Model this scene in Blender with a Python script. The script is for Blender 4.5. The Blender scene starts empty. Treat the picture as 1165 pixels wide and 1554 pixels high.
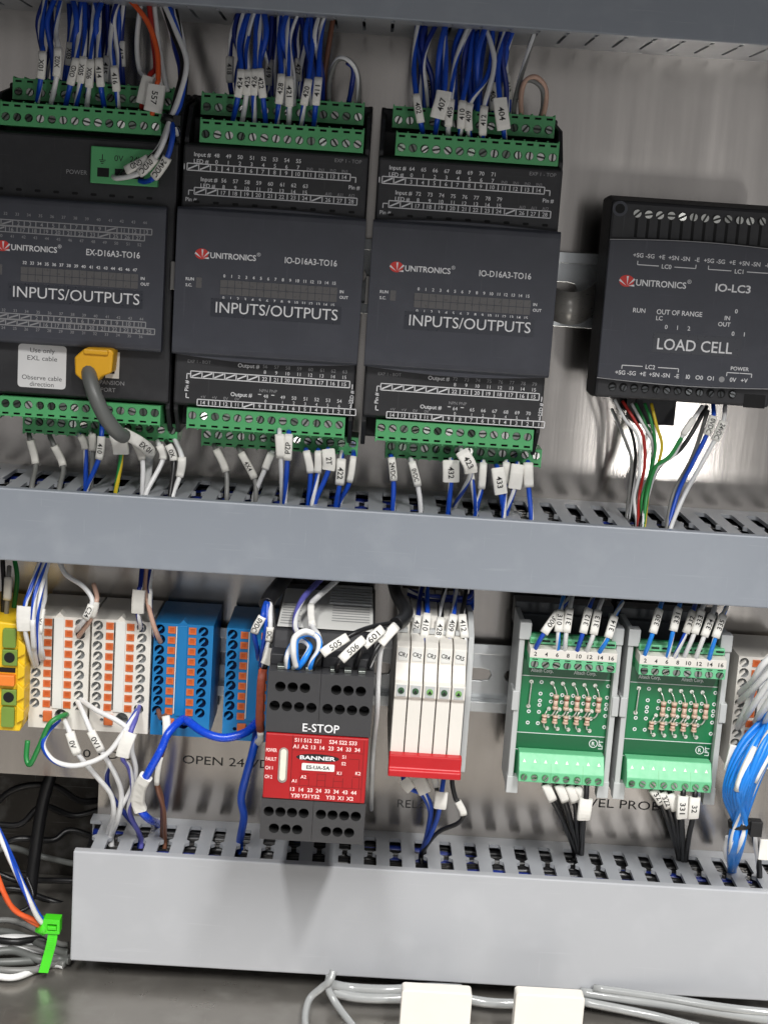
import bpy, bmesh, math, random
from mathutils import Vector, Matrix
random.seed(7)
SC = bpy.context.scene
COL = SC.collection
MM = 0.001

# ------------------------------------------------------------------ camera
# working axes in millimetres: x right, v up, n out of the mounting panel towards the viewer
F_PX, PITCH, YAW, ROLL = 2300.0, 0.18695, 0.01837, 0.06746
CAM = Vector((-4.0, 120.44, 728.4))
W_PX, H_PX = 1165.0, 1554.0
_fw = Vector((math.sin(YAW)*math.cos(PITCH), -math.sin(PITCH), -math.cos(YAW)*math.cos(PITCH)))
_rt = Vector((math.cos(YAW), 0, math.sin(YAW)))
_up = _rt.cross(_fw)
if _up.y < 0: _up = -_up
_R = _rt*math.cos(ROLL) + _up*math.sin(ROLL)
_U = -_rt*math.sin(ROLL) + _up*math.cos(ROLL)

def B(p):                                        # working axes -> Blender metres
    return Vector((p[0]*MM, -p[2]*MM, p[1]*MM))

def at(px, py, n):                               # the point at distance n from the panel seen at a photo pixel
    a = (px - W_PX/2)/F_PX; b = -(py - H_PX/2)/F_PX
    d = _fw + _R*a + _U*b
    t = (n - CAM.z)/d.z
    return CAM + d*t

cd = bpy.data.cameras.new('camera'); cam = bpy.data.objects.new('camera', cd); COL.objects.link(cam)
cd.sensor_fit = 'HORIZONTAL'; cd.sensor_width = 36; cd.lens = F_PX/W_PX*36
cd.clip_start = 0.01; cd.clip_end = 50
def D3(v): return Vector((v[0], -v[2], v[1]))
mx = Matrix((D3(_R), D3(_U), -D3(_fw))).transposed().to_4x4(); mx.translation = B(CAM)
cam.matrix_world = mx
SC.camera = cam

# ------------------------------------------------------------------ light
w = bpy.data.worlds.new('World'); SC.world = w; w.use_nodes = True
bg = w.node_tree.nodes['Background']; bg.inputs[1].default_value = 0.33
# the room all round: boxy light and dark patches made up for the steel to mirror
_N = w.node_tree.nodes; _L = w.node_tree.links
_tc = _N.new('ShaderNodeTexCoord'); _mp = _N.new('ShaderNodeMapping'); _mp.inputs['Scale'].default_value = (11.0, 11.0, 4.0); _L.new(_tc.outputs['Generated'], _mp.inputs[0])
_vo = _N.new('ShaderNodeTexVoronoi'); _vo.distance = 'CHEBYCHEV'; _vo.inputs['Randomness'].default_value = 0.9; _vo.inputs['Scale'].default_value = 1.0; _L.new(_mp.outputs[0], _vo.inputs['Vector'])
_cr = _N.new('ShaderNodeValToRGB'); _cr.color_ramp.elements[0].color = (0.22, 0.21, 0.2, 1); _cr.color_ramp.elements[1].color = (1.75, 1.75, 1.78, 1)
_L.new(_vo.outputs['Color'], _cr.inputs[0]); _L.new(_cr.outputs[0], bg.inputs[0])
def area(name, loc, target, sx, sy, power, col=(1, 1, 1)):
    l = bpy.data.lights.new(name, 'AREA'); l.shape = 'RECTANGLE'; l.size = sx; l.size_y = sy; l.energy = power; l.color = col
    o = bpy.data.objects.new(name, l); COL.objects.link(o); o.location = loc
    o.rotation_euler = (Vector(target) - Vector(loc)).to_track_quat('-Z', 'Y').to_euler()
    return o
# two ceiling panels above and in front of the open cabinet, a small added lamp low on the right
for i, (x, pw) in enumerate(((0.62, 98), (-0.42, 62))):
    area('ceiling_lamp', (x, -1.85, 1.75), (x, -1.85, 0), 0.14, 1.9, pw, (1, 0.985, 0.96))
area('mirror_patch_lamp', (0.46, -1.6, -0.30), (0.15, 0, -0.05), 0.075, 0.15, 1.6, (1, 0.99, 0.97))  # added to mirror a bright patch in the panel
SC.view_settings.view_transform = 'Standard'
SC.view_settings.look = 'None'
SC.view_settings.exposure = 0.0
SC.view_settings.gamma = 1.0

# ------------------------------------------------------------------ materials
def lin(c):
    return tuple((x/255/12.92 if x <= 10 else ((x/255+0.055)/1.055)**2.4) for x in c)
MATS = {}
def mat(name, rgb, rough=0.5, metal=0.0, var=0.06, vscale=60, bump=0.0, bscale=900, spec=0.5, stretch=None, coat=0.0, trans=0.0, rv=0.09):
    if name in MATS: return MATS[name]
    m = bpy.data.materials.new(name); m.use_nodes = True; nt = m.node_tree; N = nt.nodes; L = nt.links
    p = N['Principled BSDF']; c = lin(rgb)
    p.inputs['Roughness'].default_value = rough; p.inputs['Metallic'].default_value = metal
    p.inputs['Specular IOR Level'].default_value = spec
    p.inputs['Coat Weight'].default_value = coat; p.inputs['Transmission Weight'].default_value = trans
    tc = N.new('ShaderNodeTexCoord'); mp = N.new('ShaderNodeMapping'); L.new(tc.outputs['Object'], mp.inputs[0])
    mp.inputs['Scale'].default_value = stretch or (1, 1, 1)
    nz = N.new('ShaderNodeTexNoise'); nz.inputs['Scale'].default_value = vscale; nz.inputs['Detail'].default_value = 5
    L.new(mp.outputs[0], nz.inputs['Vector'])
    mixc = N.new('ShaderNodeMix'); mixc.data_type = 'RGBA'
    mixc.inputs[6].default_value = (*[max(0, x*(1-var*2.2)) for x in c], 1)
    mixc.inputs[7].default_value = (*[min(1, x*(1+var*2.2)) for x in c], 1)
    L.new(nz.outputs['Fac'], mixc.inputs[0]); L.new(mixc.outputs[2], p.inputs['Base Color'])
    mr = N.new('ShaderNodeMapRange'); mr.inputs[3].default_value = max(0.02, rough-rv); mr.inputs[4].default_value = min(1, rough+rv)
    n2 = N.new('ShaderNodeTexNoise'); n2.inputs['Scale'].default_value = vscale*3.1; n2.inputs['Detail'].default_value = 4
    L.new(mp.outputs[0], n2.inputs['Vector']); L.new(n2.outputs['Fac'], mr.inputs[0]); L.new(mr.outputs[0], p.inputs['Roughness'])
    if bump:
        n3 = N.new('ShaderNodeTexNoise'); n3.inputs['Scale'].default_value = bscale; n3.inputs['Detail'].default_value = 3
        L.new(mp.outputs[0], n3.inputs['Vector'])
        b = N.new('ShaderNodeBump'); b.inputs['Strength'].default_value = bump; b.inputs['Distance'].default_value = 0.0003
        L.new(n3.outputs['Fac'], b.inputs['Height']); L.new(b.outputs[0], p.inputs['Normal'])
    MATS[name] = m
    return m
# brushed stainless sheet, the grain running level (so the mirror image smears up and down)
STEEL = mat('brushed_steel', (184, 179, 174), 0.18, 1.0, 0.13, 55, 0.03, 700, stretch=(1, 1, 0.05), rv=0.06)  # smeared upright reflections are also put into the colour as streaks
p = STEEL.node_tree.nodes['Principled BSDF']; p.inputs['Anisotropic'].default_value = 0.75
tg = STEEL.node_tree.nodes.new('ShaderNodeCombineXYZ'); tg.inputs[2].default_value = 1
STEEL.node_tree.links.new(tg.outputs[0], p.inputs['Tangent'])
FLOORM = mat('worn_steel_sheet', (150, 146, 140), 0.3, 0.75, 0.12, 22, 0.06, 500)
ENCL = mat('enclosure_steel', (66, 64, 62), 0.4, 1.0, 0.1, 12, 0.03)
ZINC = mat('zinc_rail', (214, 217, 218), 0.25, 0.9, 0.02, 20, 0.0, rv=0.04)
DUCT = mat('grey_duct_plastic', (158, 161, 166), 0.42, 0, 0.025, 25, 0.04, 2500)
COVER = mat('grey_cover_plastic', (172, 174, 178), 0.36, 0, 0.03, 9, 0.03, 1800)
COVER_SHADED = mat('shaded_cover_plastic', (142, 148, 157), 0.36, 0, 0.03, 9, 0.03, 1800)  # darker copy of the cover, shade of the upper ducts put into its colour
def scuff(m, amount=0.25, light=(215, 217, 220)):                 # dull rub marks, dust and hairline scratches
    nt = m.node_tree; N = nt.nodes; L = nt.links; p = N['Principled BSDF']
    tc = N.new('ShaderNodeTexCoord'); acc = None
    for sc_, rot, lo, hi in (((30, 30, 900), .06, .64, .72), ((700, 40, 40), .2, .66, .73), ((55, 55, 55), 0, .52, .75)):
        mp = N.new('ShaderNodeMapping'); mp.inputs['Scale'].default_value = sc_; mp.inputs['Rotation'].default_value = (0, rot, 0); L.new(tc.outputs['Object'], mp.inputs[0])
        nz = N.new('ShaderNodeTexNoise'); nz.inputs['Scale'].default_value = 1; nz.inputs['Detail'].default_value = 6; L.new(mp.outputs[0], nz.inputs['Vector'])
        mr = N.new('ShaderNodeMapRange'); mr.inputs[1].default_value = lo; mr.inputs[2].default_value = hi; L.new(nz.outputs['Fac'], mr.inputs[0])
        if acc is None: acc = mr.outputs[0]
        else:
            mx_ = N.new('ShaderNodeMath'); mx_.operation = 'MAXIMUM'; L.new(acc, mx_.inputs[0]); L.new(mr.outputs[0], mx_.inputs[1]); acc = mx_.outputs[0]
    am = N.new('ShaderNodeMath'); am.operation = 'MULTIPLY'; am.inputs[1].default_value = amount; L.new(acc, am.inputs[0])
    src = p.inputs['Base Color'].links[0].from_socket; mi = N.new('ShaderNodeMix'); mi.data_type = 'RGBA'
    L.new(am.outputs[0], mi.inputs[0]); L.new(src, mi.inputs[6]); mi.inputs[7].default_value = (*lin(light), 1); L.new(mi.outputs[2], p.inputs['Base Color'])
    rs = p.inputs['Roughness'].links[0].from_socket; ad_ = N.new('ShaderNodeMath'); ad_.operation = 'MULTIPLY_ADD'; ad_.inputs[1].default_value = .5
    L.new(am.outputs[0], ad_.inputs[0]); L.new(rs, ad_.inputs[2]); L.new(ad_.outputs[0], p.inputs['Roughness'])
scuff(COVER, .16, (200, 202, 205)); scuff(COVER_SHADED, .16, (190, 194, 200)); scuff(DUCT, .08); scuff(FLOORM, .3, (190, 188, 182)); scuff(STEEL, .04, (235, 232, 228)); scuff(ENCL, .2)
BLACK = mat('black_housing_plastic', (38, 38, 41), 0.5, 0, 0.08, 120, 0.25, 4200)
LID = mat('charcoal_lid_plastic', (59, 61, 70), 0.42, 0, 0.06, 90, 0.3, 4500)
LEDS = mat('smoked_led_window', (96, 94, 94), 0.3, 0, 0.05, 200)
PITCHM = mat('dark_recess', (14, 14, 15), 0.8, 0, 0.05)
scuff(BLACK, .10, (120, 120, 122)); scuff(LID, .07, (130, 132, 138))
GREEN = mat('green_terminal_plastic', (82, 168, 106), 0.42, 0, 0.06, 140, 0.1, 3000)
MINT = mat('mint_terminal_plastic', (108, 192, 142), 0.42, 0, 0.05, 140, 0.1, 3000)
PCB = mat('green_circuit_board', (0, 116, 66), 0.35, 0, 0.08, 70, 0.1, 2500, coat=0.3)
PCBD = mat('dark_green_solder_mask', (0, 92, 52), 0.35, 0, 0.08, 70, coat=0.3)
SCREW = mat('bright_screw_metal', (205, 205, 200), 0.25, 1.0, 0.1, 900)
SCREWD = mat('dull_screw_metal', (150, 155, 150), 0.4, 1.0, 0.15, 900)
SOLDER = mat('solder', (222, 222, 214), 0.3, 0.7, 0.1, 900)
WHITE = mat('white_plastic', (226, 222, 214), 0.4, 0, 0.03, 60, 0.05, 2500)
PAPER = mat('white_marker_sleeve', (232, 230, 224), 0.5, 0, 0.05, 300, 0.1, 3000)
GREYP = mat('light_grey_plastic', (190, 192, 192), 0.45, 0, 0.04, 60, 0.06)
BLUEP = mat('blue_terminal_plastic', (16, 118, 180), 0.42, 0, 0.06, 60, 0.06)
NAVYP = mat('dark_blue_inside', (8, 40, 92), 0.5, 0, 0.06)
ORANGE = mat('orange_button_plastic', (206, 106, 54), 0.45, 0, 0.08, 260, 0.08)
YELLOW = mat('yellow_terminal_plastic', (238, 196, 34), 0.42, 0, 0.06, 80, 0.08)
YGREEN = mat('green_insert_plastic', (118, 146, 62), 0.45, 0, 0.08, 80)
PLUGY = mat('yellow_plug_plastic', (226, 168, 26), 0.45, 0, 0.06, 80, 0.1)
RED = mat('red_label', (166, 20, 25), 0.4, 0, 0.05, 60, 0.05)
REDP = mat('red_bridge_plastic', (184, 22, 30), 0.35, 0, 0.05, 60, 0.04)
DKRED = mat('dark_red_print', (120, 12, 14), 0.5, 0, 0.05)
TAN = mat('resistor_body', (214, 184, 164), 0.45, 0, 0.1, 600)
BROWNB = mat('resistor_band', (150, 84, 62), 0.45, 0, 0.1, 600)
PRW = mat('white_print', (226, 226, 228), 0.6, 0, 0.04, 400)
PRG = mat('dim_grey_print', (150, 150, 152), 0.6, 0, 0.06, 400)
PRK = mat('black_print', (22, 22, 24), 0.6, 0, 0.04, 400)
PRFADE = mat('faded_grey_print', (92, 90, 90), 0.6, 0, 0.15, 300)
PRP = mat('pink_print', (246, 214, 210), 0.6, 0, 0.04)
GREENP = mat('bright_green_nylon', (70, 206, 34), 0.35, 0, 0.05, 80, coat=0.2)
KBLACK = mat('black_nylon', (20, 20, 22), 0.45, 0, 0.06, 90)
BRAID = mat('black_braided_sleeve', (26, 26, 28), 0.75, 0, 0.2, 700, 0.8, 1800)
CLEAR = mat('clear_grey_cable_jacket', (150, 152, 152), 0.16, 0, 0.05, 60, coat=0.5)
LABELW = mat('white_label_stock', (226, 226, 222), 0.45, 0, 0.03, 60)
GREENLED = mat('green_led_lens', (118, 168, 98), 0.25, 0, 0.05, 300, coat=0.4)
WIRE = {
 'bw': (mat('blue_wire', (22, 74, 184), 0.38, 0, 0.06, 200), 'white_wire'),
 'bb': (mat('bright_blue_wire', (28, 130, 226), 0.34, 0, 0.06, 200), 'white_wire'),
 'bp': (MATS['bright_blue_wire'], None),
 'wb': (mat('white_wire', (226, 226, 226), 0.4, 0, 0.05, 200), 'blue_wire'),
 'w': (MATS['white_wire'], None), 'b': (MATS['blue_wire'], None), 'cb': (mat('cobalt_wire', (20, 72, 205), 0.28, 0, 0.05, 200), None),
 'nv': (mat('navy_wire', (20, 42, 124), 0.38, 0, 0.06, 200), 'white_wire'),
 'k': (mat('black_wire', (24, 24, 26), 0.38, 0, 0.06, 200), None), 'kw': (MATS['black_wire'], 'white_wire'),
 'g': (mat('grey_wire', (120, 120, 118), 0.42, 0, 0.06, 200), None), 'gw': (MATS['grey_wire'], 'white_wire'),
 'o': (mat('orange_wire', (222, 92, 44), 0.4, 0, 0.06, 200), None), 'r': (mat('red_wire', (172, 40, 34), 0.4, 0, 0.06, 200), None),
 'gn': (mat('green_wire', (40, 132, 66), 0.4, 0, 0.06, 200), None), 'gy': (MATS['green_wire'], 'yellow_wire'),
 'y': (mat('yellow_wire', (206, 180, 40), 0.4, 0, 0.06, 200), None), 'br': (mat('brown_wire', (118, 78, 60), 0.4, 0, 0.06, 200), None),
 'gc': (mat('grey_cable_jacket', (98, 100, 98), .42, 0, .05, 120), None),
 'pk': (mat('copper_pink_wire', (196, 160, 142), 0.4, 0, 0.06, 200), None), 'vi': (mat('violet_wire', (96, 96, 176), 0.4, 0, 0.06, 200), 'white_wire'),
}

# ------------------------------------------------------------------ mesh building
TXT = {}
def glyphs(s, bold=0.0):
    k = (s, bold)
    if k not in TXT:
        cu = bpy.data.curves.new('t', 'FONT'); cu.body = s; cu.size = 1; cu.resolution_u = 3; cu.offset = bold
        o = bpy.data.objects.new('t', cu); me = o.to_mesh()
        vs = [(v.co.x, v.co.y) for v in me.vertices]; fs = [tuple(p.vertices) for p in me.polygons]
        o.to_mesh_clear(); bpy.data.objects.remove(o); bpy.data.curves.remove(cu)
        xs = [a for a, b in vs] or [0]; ys = [b for a, b in vs] or [0]
        TXT[k] = (vs, fs, min(xs), max(xs), min(ys), max(ys))
    return TXT[k]

class MB:
    def __init__(s, o=(0, 0, 0)):
        s.v = []; s.f = []; s.m = []; s.sm = []; s.o = Vector(o)
    def vert(s, p):
        s.v.append((p[0]-s.o[0], p[1]-s.o[1], p[2]-s.o[2])); return len(s.v)-1
    def face(s, idx, m=0, sm=False):
        s.f.append(tuple(idx)); s.m.append(m); s.sm.append(sm)
    def poly(s, pts, m=0, sm=False):
        s.face([s.vert(p) for p in pts], m, sm)
    def box(s, x0, x1, v0, v1, n0, n1, m=0):
        P = [s.vert((x, v, n)) for n in (n0, n1) for v in (v0, v1) for x in (x0, x1)]
        for q in ((4, 5, 7, 6), (1, 0, 2, 3), (0, 4, 6, 2), (5, 1, 3, 7), (6, 7, 3, 2), (0, 1, 5, 4)): s.face([P[i] for i in q], m)
    def extr(s, poly, fn, a, b, m=0, sm=False):          # poly 2D, fn(u,w,t)->point ; sweep t from a to b
        A = [s.vert(fn(u, w_, a)) for u, w_ in poly]; Bv = [s.vert(fn(u, w_, b)) for u, w_ in poly]; k = len(poly)
        s.face(A[::-1], m); s.face(Bv, m)
        for i in range(k): s.face((A[i], A[(i+1) % k], Bv[(i+1) % k], Bv[i]), m, sm)
    def profx(s, poly, x0, x1, m=0):                      # profile of (n, v) swept along x
        s.extr(poly, lambda n, v, t: (t, v, n), x0, x1, m)
    def profn(s, poly, n0, n1, m=0):                      # outline of (x, v) swept along n
        s.extr(poly, lambda x, v, t: (x, v, t), n0, n1, m)
    def profv(s, poly, v0, v1, m=0):                      # outline of (x, n) swept along v
        s.extr(poly, lambda x, n, t: (x, t, n), v0, v1, m)
    def cyl(s, c, ax, r, h, seg=12, m=0, r2=None, cap=True):
        ax = Vector(ax).normalized(); a = ax.orthogonal().normalized(); b = ax.cross(a); c = Vector(c); r2 = r if r2 is None else r2
        A = [s.vert(c + (a*math.cos(t)+b*math.sin(t))*r) for t in [2*math.pi*i/seg for i in range(seg)]]
        C = [s.vert(c + ax*h + (a*math.cos(t)+b*math.sin(t))*r2) for t in [2*math.pi*i/seg for i in range(seg)]]
        for i in range(seg): s.face((A[i], A[(i+1) % seg], C[(i+1) % seg], C[i]), m, True)
        if cap: s.face(A[::-1], m); s.face(C, m)
    def cell(s, fr, u0, u1, w0, w1, hole, depth=2.0, m=0, mi=None, through=False, seg=14):
        # a rectangle of a surface with one hole sunk in it; hole = ('c',u,w,r) | ('r',u,w,hu,hw) | ('o',u,w,hu,hw) oval ; fr = (origin,U,W,N)
        O, U, Wd, Nn = [Vector(t) for t in fr]; mi = m if mi is None else mi
        cu, cw = hole[1], hole[2]
        ang = [2*math.pi*i/seg for i in range(seg)] + [math.atan2(b-cw, a-cu) for a in (u0, u1) for b in (w0, w1)]
        if hole[0] == 'r': ang += [math.atan2(b*hole[4], a*hole[3]) for a in (-1, 1) for b in (-1, 1)]
        ang = sorted(set(round(a % (2*math.pi), 5) for a in ang))
        def ray(hu0, hu1, hw0, hw1, a):
            c_, s_ = math.cos(a), math.sin(a); t = 1e9
            if c_ > 1e-9: t = min(t, hu1/c_)
            if c_ < -1e-9: t = min(t, hu0/c_)
            if s_ > 1e-9: t = min(t, hw1/s_)
            if s_ < -1e-9: t = min(t, hw0/s_)
            return t
        out = []; inn = []; low = []
        for a in ang:
            c_, s_ = math.cos(a), math.sin(a)
            ro = ray(u0-cu, u1-cu, w0-cw, w1-cw, a)
            if hole[0] == 'c': ri = hole[3]
            elif hole[0] == 'r': ri = ray(-hole[3], hole[3], -hole[4], hole[4], a)
            else:
                hu, hw = hole[3], hole[4]
                e = hu-hw
                ri = hw/abs(s_) if abs(s_) > 1e-6 and abs(hw/s_*c_) <= e else abs(e*c_) + math.sqrt(max(0, hw*hw-(e*s_)**2))
            P = lambda r, d: O + U*(cu+r*c_) + Wd*(cw+r*s_) - Nn*d
            out.append(s.vert(P(ro, 0))); inn.append(s.vert(P(ri, 0))); low.append(s.vert(P(ri, depth)))
        k = len(ang)
        for i in range(k):
            j = (i+1) % k
            s.face((out[i], out[j], inn[j], inn[i]), m); s.face((inn[i], inn[j], low[j], low[i]), mi)
        if not through: s.face(low, mi)
    def text(s, t, size, p, U=(1, 0, 0), V=(0, 1, 0), align='l', m=0, width=None, bold=0.0, lift=0.06, valign='m'):
        vs, fs, x0, x1, y0, y1 = glyphs(t, bold); U = Vector(U); V = Vector(V); p = Vector(p); Nn = U.cross(V).normalized()
        sc = size/0.73; sx = sc if width is None else width/max(1e-6, x1-x0)
        ox = {'l': -x0, 'c': -(x0+x1)/2, 'r': -x1}[align]; oy = -0.365 if valign == 'm' else 0
        b = len(s.v)
        for x, y in vs: s.vert(p + U*((x+ox)*sx) + V*((y+oy)*sc) + Nn*lift)
        for f in fs: s.face([b+i for i in f], m)
    def rect(s, p, U, V, u0, u1, w0, w1, m=0, lift=0.05):
        U = Vector(U); V = Vector(V); p = Vector(p) + U.cross(V).normalized()*lift
        s.poly([p+U*u0+V*w0, p+U*u1+V*w0, p+U*u1+V*w1, p+U*u0+V*w1], m)
    def line(s, a, b, t, m=0, Nn=(0, 0, 1)):
        a = Vector(a); b = Vector(b); d = (b-a).normalized(); q = Vector(Nn).cross(d).normalized()*t/2
        s.poly([a-q, b-q, b+q, a+q], m)
    def tube(s, C, r, seg=8, stripe=None, twist=22.0, ms=1, m=0, rad=None):
        # C: fine centre line; rad: optional per-point (half width, half thickness, width dir)
        k = len(C); fr = frames(C); rings = []; L = 0.0; tw = []
        for i, (c, (t, a, b)) in enumerate(zip(C, fr)):
            if i: L += (C[i]-C[i-1]).length
            rr = r if not callable(r) else r(i/(k-1))
            ph = 2*math.pi*(L/twist + (stripe or 0)/8) if stripe is not None else 0
            rings.append([s.vert(c + (a*math.cos(q)+b*math.sin(q))*rr) for q in [2*math.pi*j/seg+ph for j in range(seg)]]); tw.append(L)
        for i in range(k-1):
            for j in range(seg):
                mi = ms if stripe is not None and j in (0, 1) else m
                s.face((rings[i][j], rings[i][(j+1) % seg], rings[i+1][(j+1) % seg], rings[i+1][j]), mi, True)
        s.face(rings[0][::-1], m); s.face(rings[-1], m)
    def build(s, name, mats, parent=None, bevel=0, loc=None, key=None, seg=2, kind=None, auto=False):
        if key and key in SHARE: me = SHARE[key]
        else:
            me = bpy.data.meshes.new(name)
            me.from_pydata([(x*MM, -n*MM, v*MM) for x, v, n in s.v], [], s.f)
            for m in (mats if isinstance(mats, (list, tuple)) else [mats]): me.materials.append(m)
            me.polygons.foreach_set('material_index', s.m); me.polygons.foreach_set('use_smooth', s.sm)
            if bevel:
                bm = bmesh.new(); bm.from_mesh(me); bmesh.ops.remove_doubles(bm, verts=bm.verts, dist=1e-7)
                E = [e for e in bm.edges if e.is_manifold and e.calc_face_angle(0) > 0.45]
                bmesh.ops.bevel(bm, geom=E, offset=bevel*MM, segments=seg, affect='EDGES', profile=0.5, clamp_overlap=True)
                bm.to_mesh(me); bm.free()
            me.update()
            if key: SHARE[key] = me
        o = bpy.data.objects.new(name, me); COL.objects.link(o)
        if parent: o.parent = parent
        if loc is not None: o.location = B(loc)
        if kind: o['kind'] = kind
        return o
SHARE = {}
def frames(C):
    k = len(C); T = [(C[min(i+1, k-1)]-C[max(i-1, 0)]).normalized() for i in range(k)]
    a = T[0].orthogonal().normalized(); out = []
    for t in T:
        a = (a - t*a.dot(t)); a = a.normalized() if a.length > 1e-6 else t.orthogonal().normalized()
        out.append((t, a, t.cross(a)))
    return out
def spline(P, sub=7):
    P = [Vector(p) for p in P]
    if len(P) == 2: P = [P[0], (P[0]+P[1])/2, P[1]]
    Q = [P[0]*2-P[1]] + P + [P[-1]*2-P[-2]]; out = []
    for i in range(1, len(Q)-2):
        p0, p1, p2, p3 = Q[i-1:i+3]
        for j in range(sub):
            t = j/sub
            out.append(0.5*((2*p1)+(p2-p0)*t+(2*p0-5*p1+4*p2-p3)*t*t+(3*p1-p0-3*p2+p3)*t**3))
    out.append(P[-1]); return out
def rrect(x0, x1, y0, y1, r, k=4):
    o = []
    for cx, cy, a in ((x1-r, y1-r, 0), (x0+r, y1-r, 90), (x0+r, y0+r, 180), (x1-r, y0+r, 270)):
        o += [(cx+r*math.cos(math.radians(a+90*i/k)), cy+r*math.sin(math.radians(a+90*i/k))) for i in range(k+1)]
    return o
def root(name, loc, label, cat, group=None, roty=0):
    o = bpy.data.objects.new(name, None); o.empty_display_size = 0.01; COL.objects.link(o); o.location = B(loc)
    o['label'] = label; o['category'] = cat
    if group: o['group'] = group
    return o
def tag(o, label, cat, group=None):
    o['label'] = label; o['category'] = cat
    if group: o['group'] = group
    return o
def struct(o): o['kind'] = 'structure'; return o
FX, FV, FN = (1, 0, 0), (0, 1, 0), (0, 0, 1)
def front(n, o=(0, 0)): return ((o[0], o[1], n), FX, FV, FN)
ORD = ['first', 'second', 'third', 'fourth', 'fifth', 'sixth', 'seventh', 'eighth', 'ninth', 'tenth', 'eleventh', 'twelfth', 'thirteenth', 'fourteenth', 'fifteenth', 'sixteenth']
FLOOR_V = -246.0

# ------------------------------------------------------------------ the setting
mb = MB()
PLATE = [(-300, -164), (-125.3, -164), (-125.3, -238), (300, -238), (300, 258), (-300, 258)]
# front face in strips so that the round hole under the duct is a real hole
hc = at(80, 868, 0)
hx, hv = hc.x, hc.y
mb.cell(front(0), hx-10, hx+10, hv-10, hv+10, ('c', hx, hv, 4.2), 3, through=True, seg=24)
for q in ((-300, hx-10, -164, 258), (hx+10, 300, -164, 258), (hx-10, hx+10, -164, hv-10), (hx-10, hx+10, hv+10, 258), (-125.3, 300, -238, -164)):
    mb.poly([(q[0], q[2], 0), (q[1], q[2], 0), (q[1], q[3], 0), (q[0], q[3], 0)])
mb.extr(PLATE, lambda x, v, t: (x, v, t), -3.2, -0.02)
panel = struct(mb.build('mounting_panel', STEEL))
def panel_text(t, px, py, size, m=PRFADE, width=None, name='lettering'):
    p = at(px, py, 0); q = MB(); q.text(t, size, p, width=width, lift=0.08); q.build(name, m, panel)
panel_text('OPEN 24 VDC', 277, 1152, 4.6, PRK, 50)
panel_text('RELAY', 603, 1219, 4.4, PRFADE, 19)
panel_text('LEVEL PROBE', 868, 1216, 4.8, PRK, 49)
panel_text('0 VDC', 126, 1143, 4.4, PRK, 24)
mb = MB(); mb.box(-300, 300, FLOOR_V-3, FLOOR_V, -62, 420); struct(mb.build('enclosure_floor', FLOORM))
mb = MB(); mb.box(-300, 300, FLOOR_V, 262, -65, -62); struct(mb.build('enclosure_back', ENCL))
mb = MB(); mb.box(-303, -300, FLOOR_V, 262, -62, 300); struct(mb.build('enclosure_side', ENCL))
mb = MB(); mb.box(-303, 303, 262, 265, -62, 300); struct(mb.build('enclosure_top', ENCL))

# ------------------------------------------------------------------ mounting rails
def rail(x0, x1, vc, label):
    t = root('mounting_rail', ((x0+x1)/2, vc, 0), label, 'rail', 'metal mounting rails'); q = MB(); xc = (x0+x1)/2; a, b = x0-xc, x1-xc
    for s in (1, -1):
        pr = [(7.5, 17.5), (7.5, 12.2), (1.2, 12.2), (1.2, 13.2), (6.5, 13.2), (6.5, 17.5)]
        q.profx([(n, v*s) for n, v in (pr if s > 0 else pr[::-1])], a, b)
    x = a
    while x < b-1:
        q.cell(front(1.2), x, min(x+25, b), -12.2, 12.2, ('o', x+12.5, 0, 9.2, 3.2), 1.1, through=True, seg=20); x += 25
    q.build('hat_rail', ZINC, t, bevel=.3)
rail(-228, 228, 96.2, 'upper zinc mounting rail behind the row of black modules')
rail(-128.5, 228, -96.4, 'lower zinc mounting rail with oval slots beside the white relays')

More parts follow.
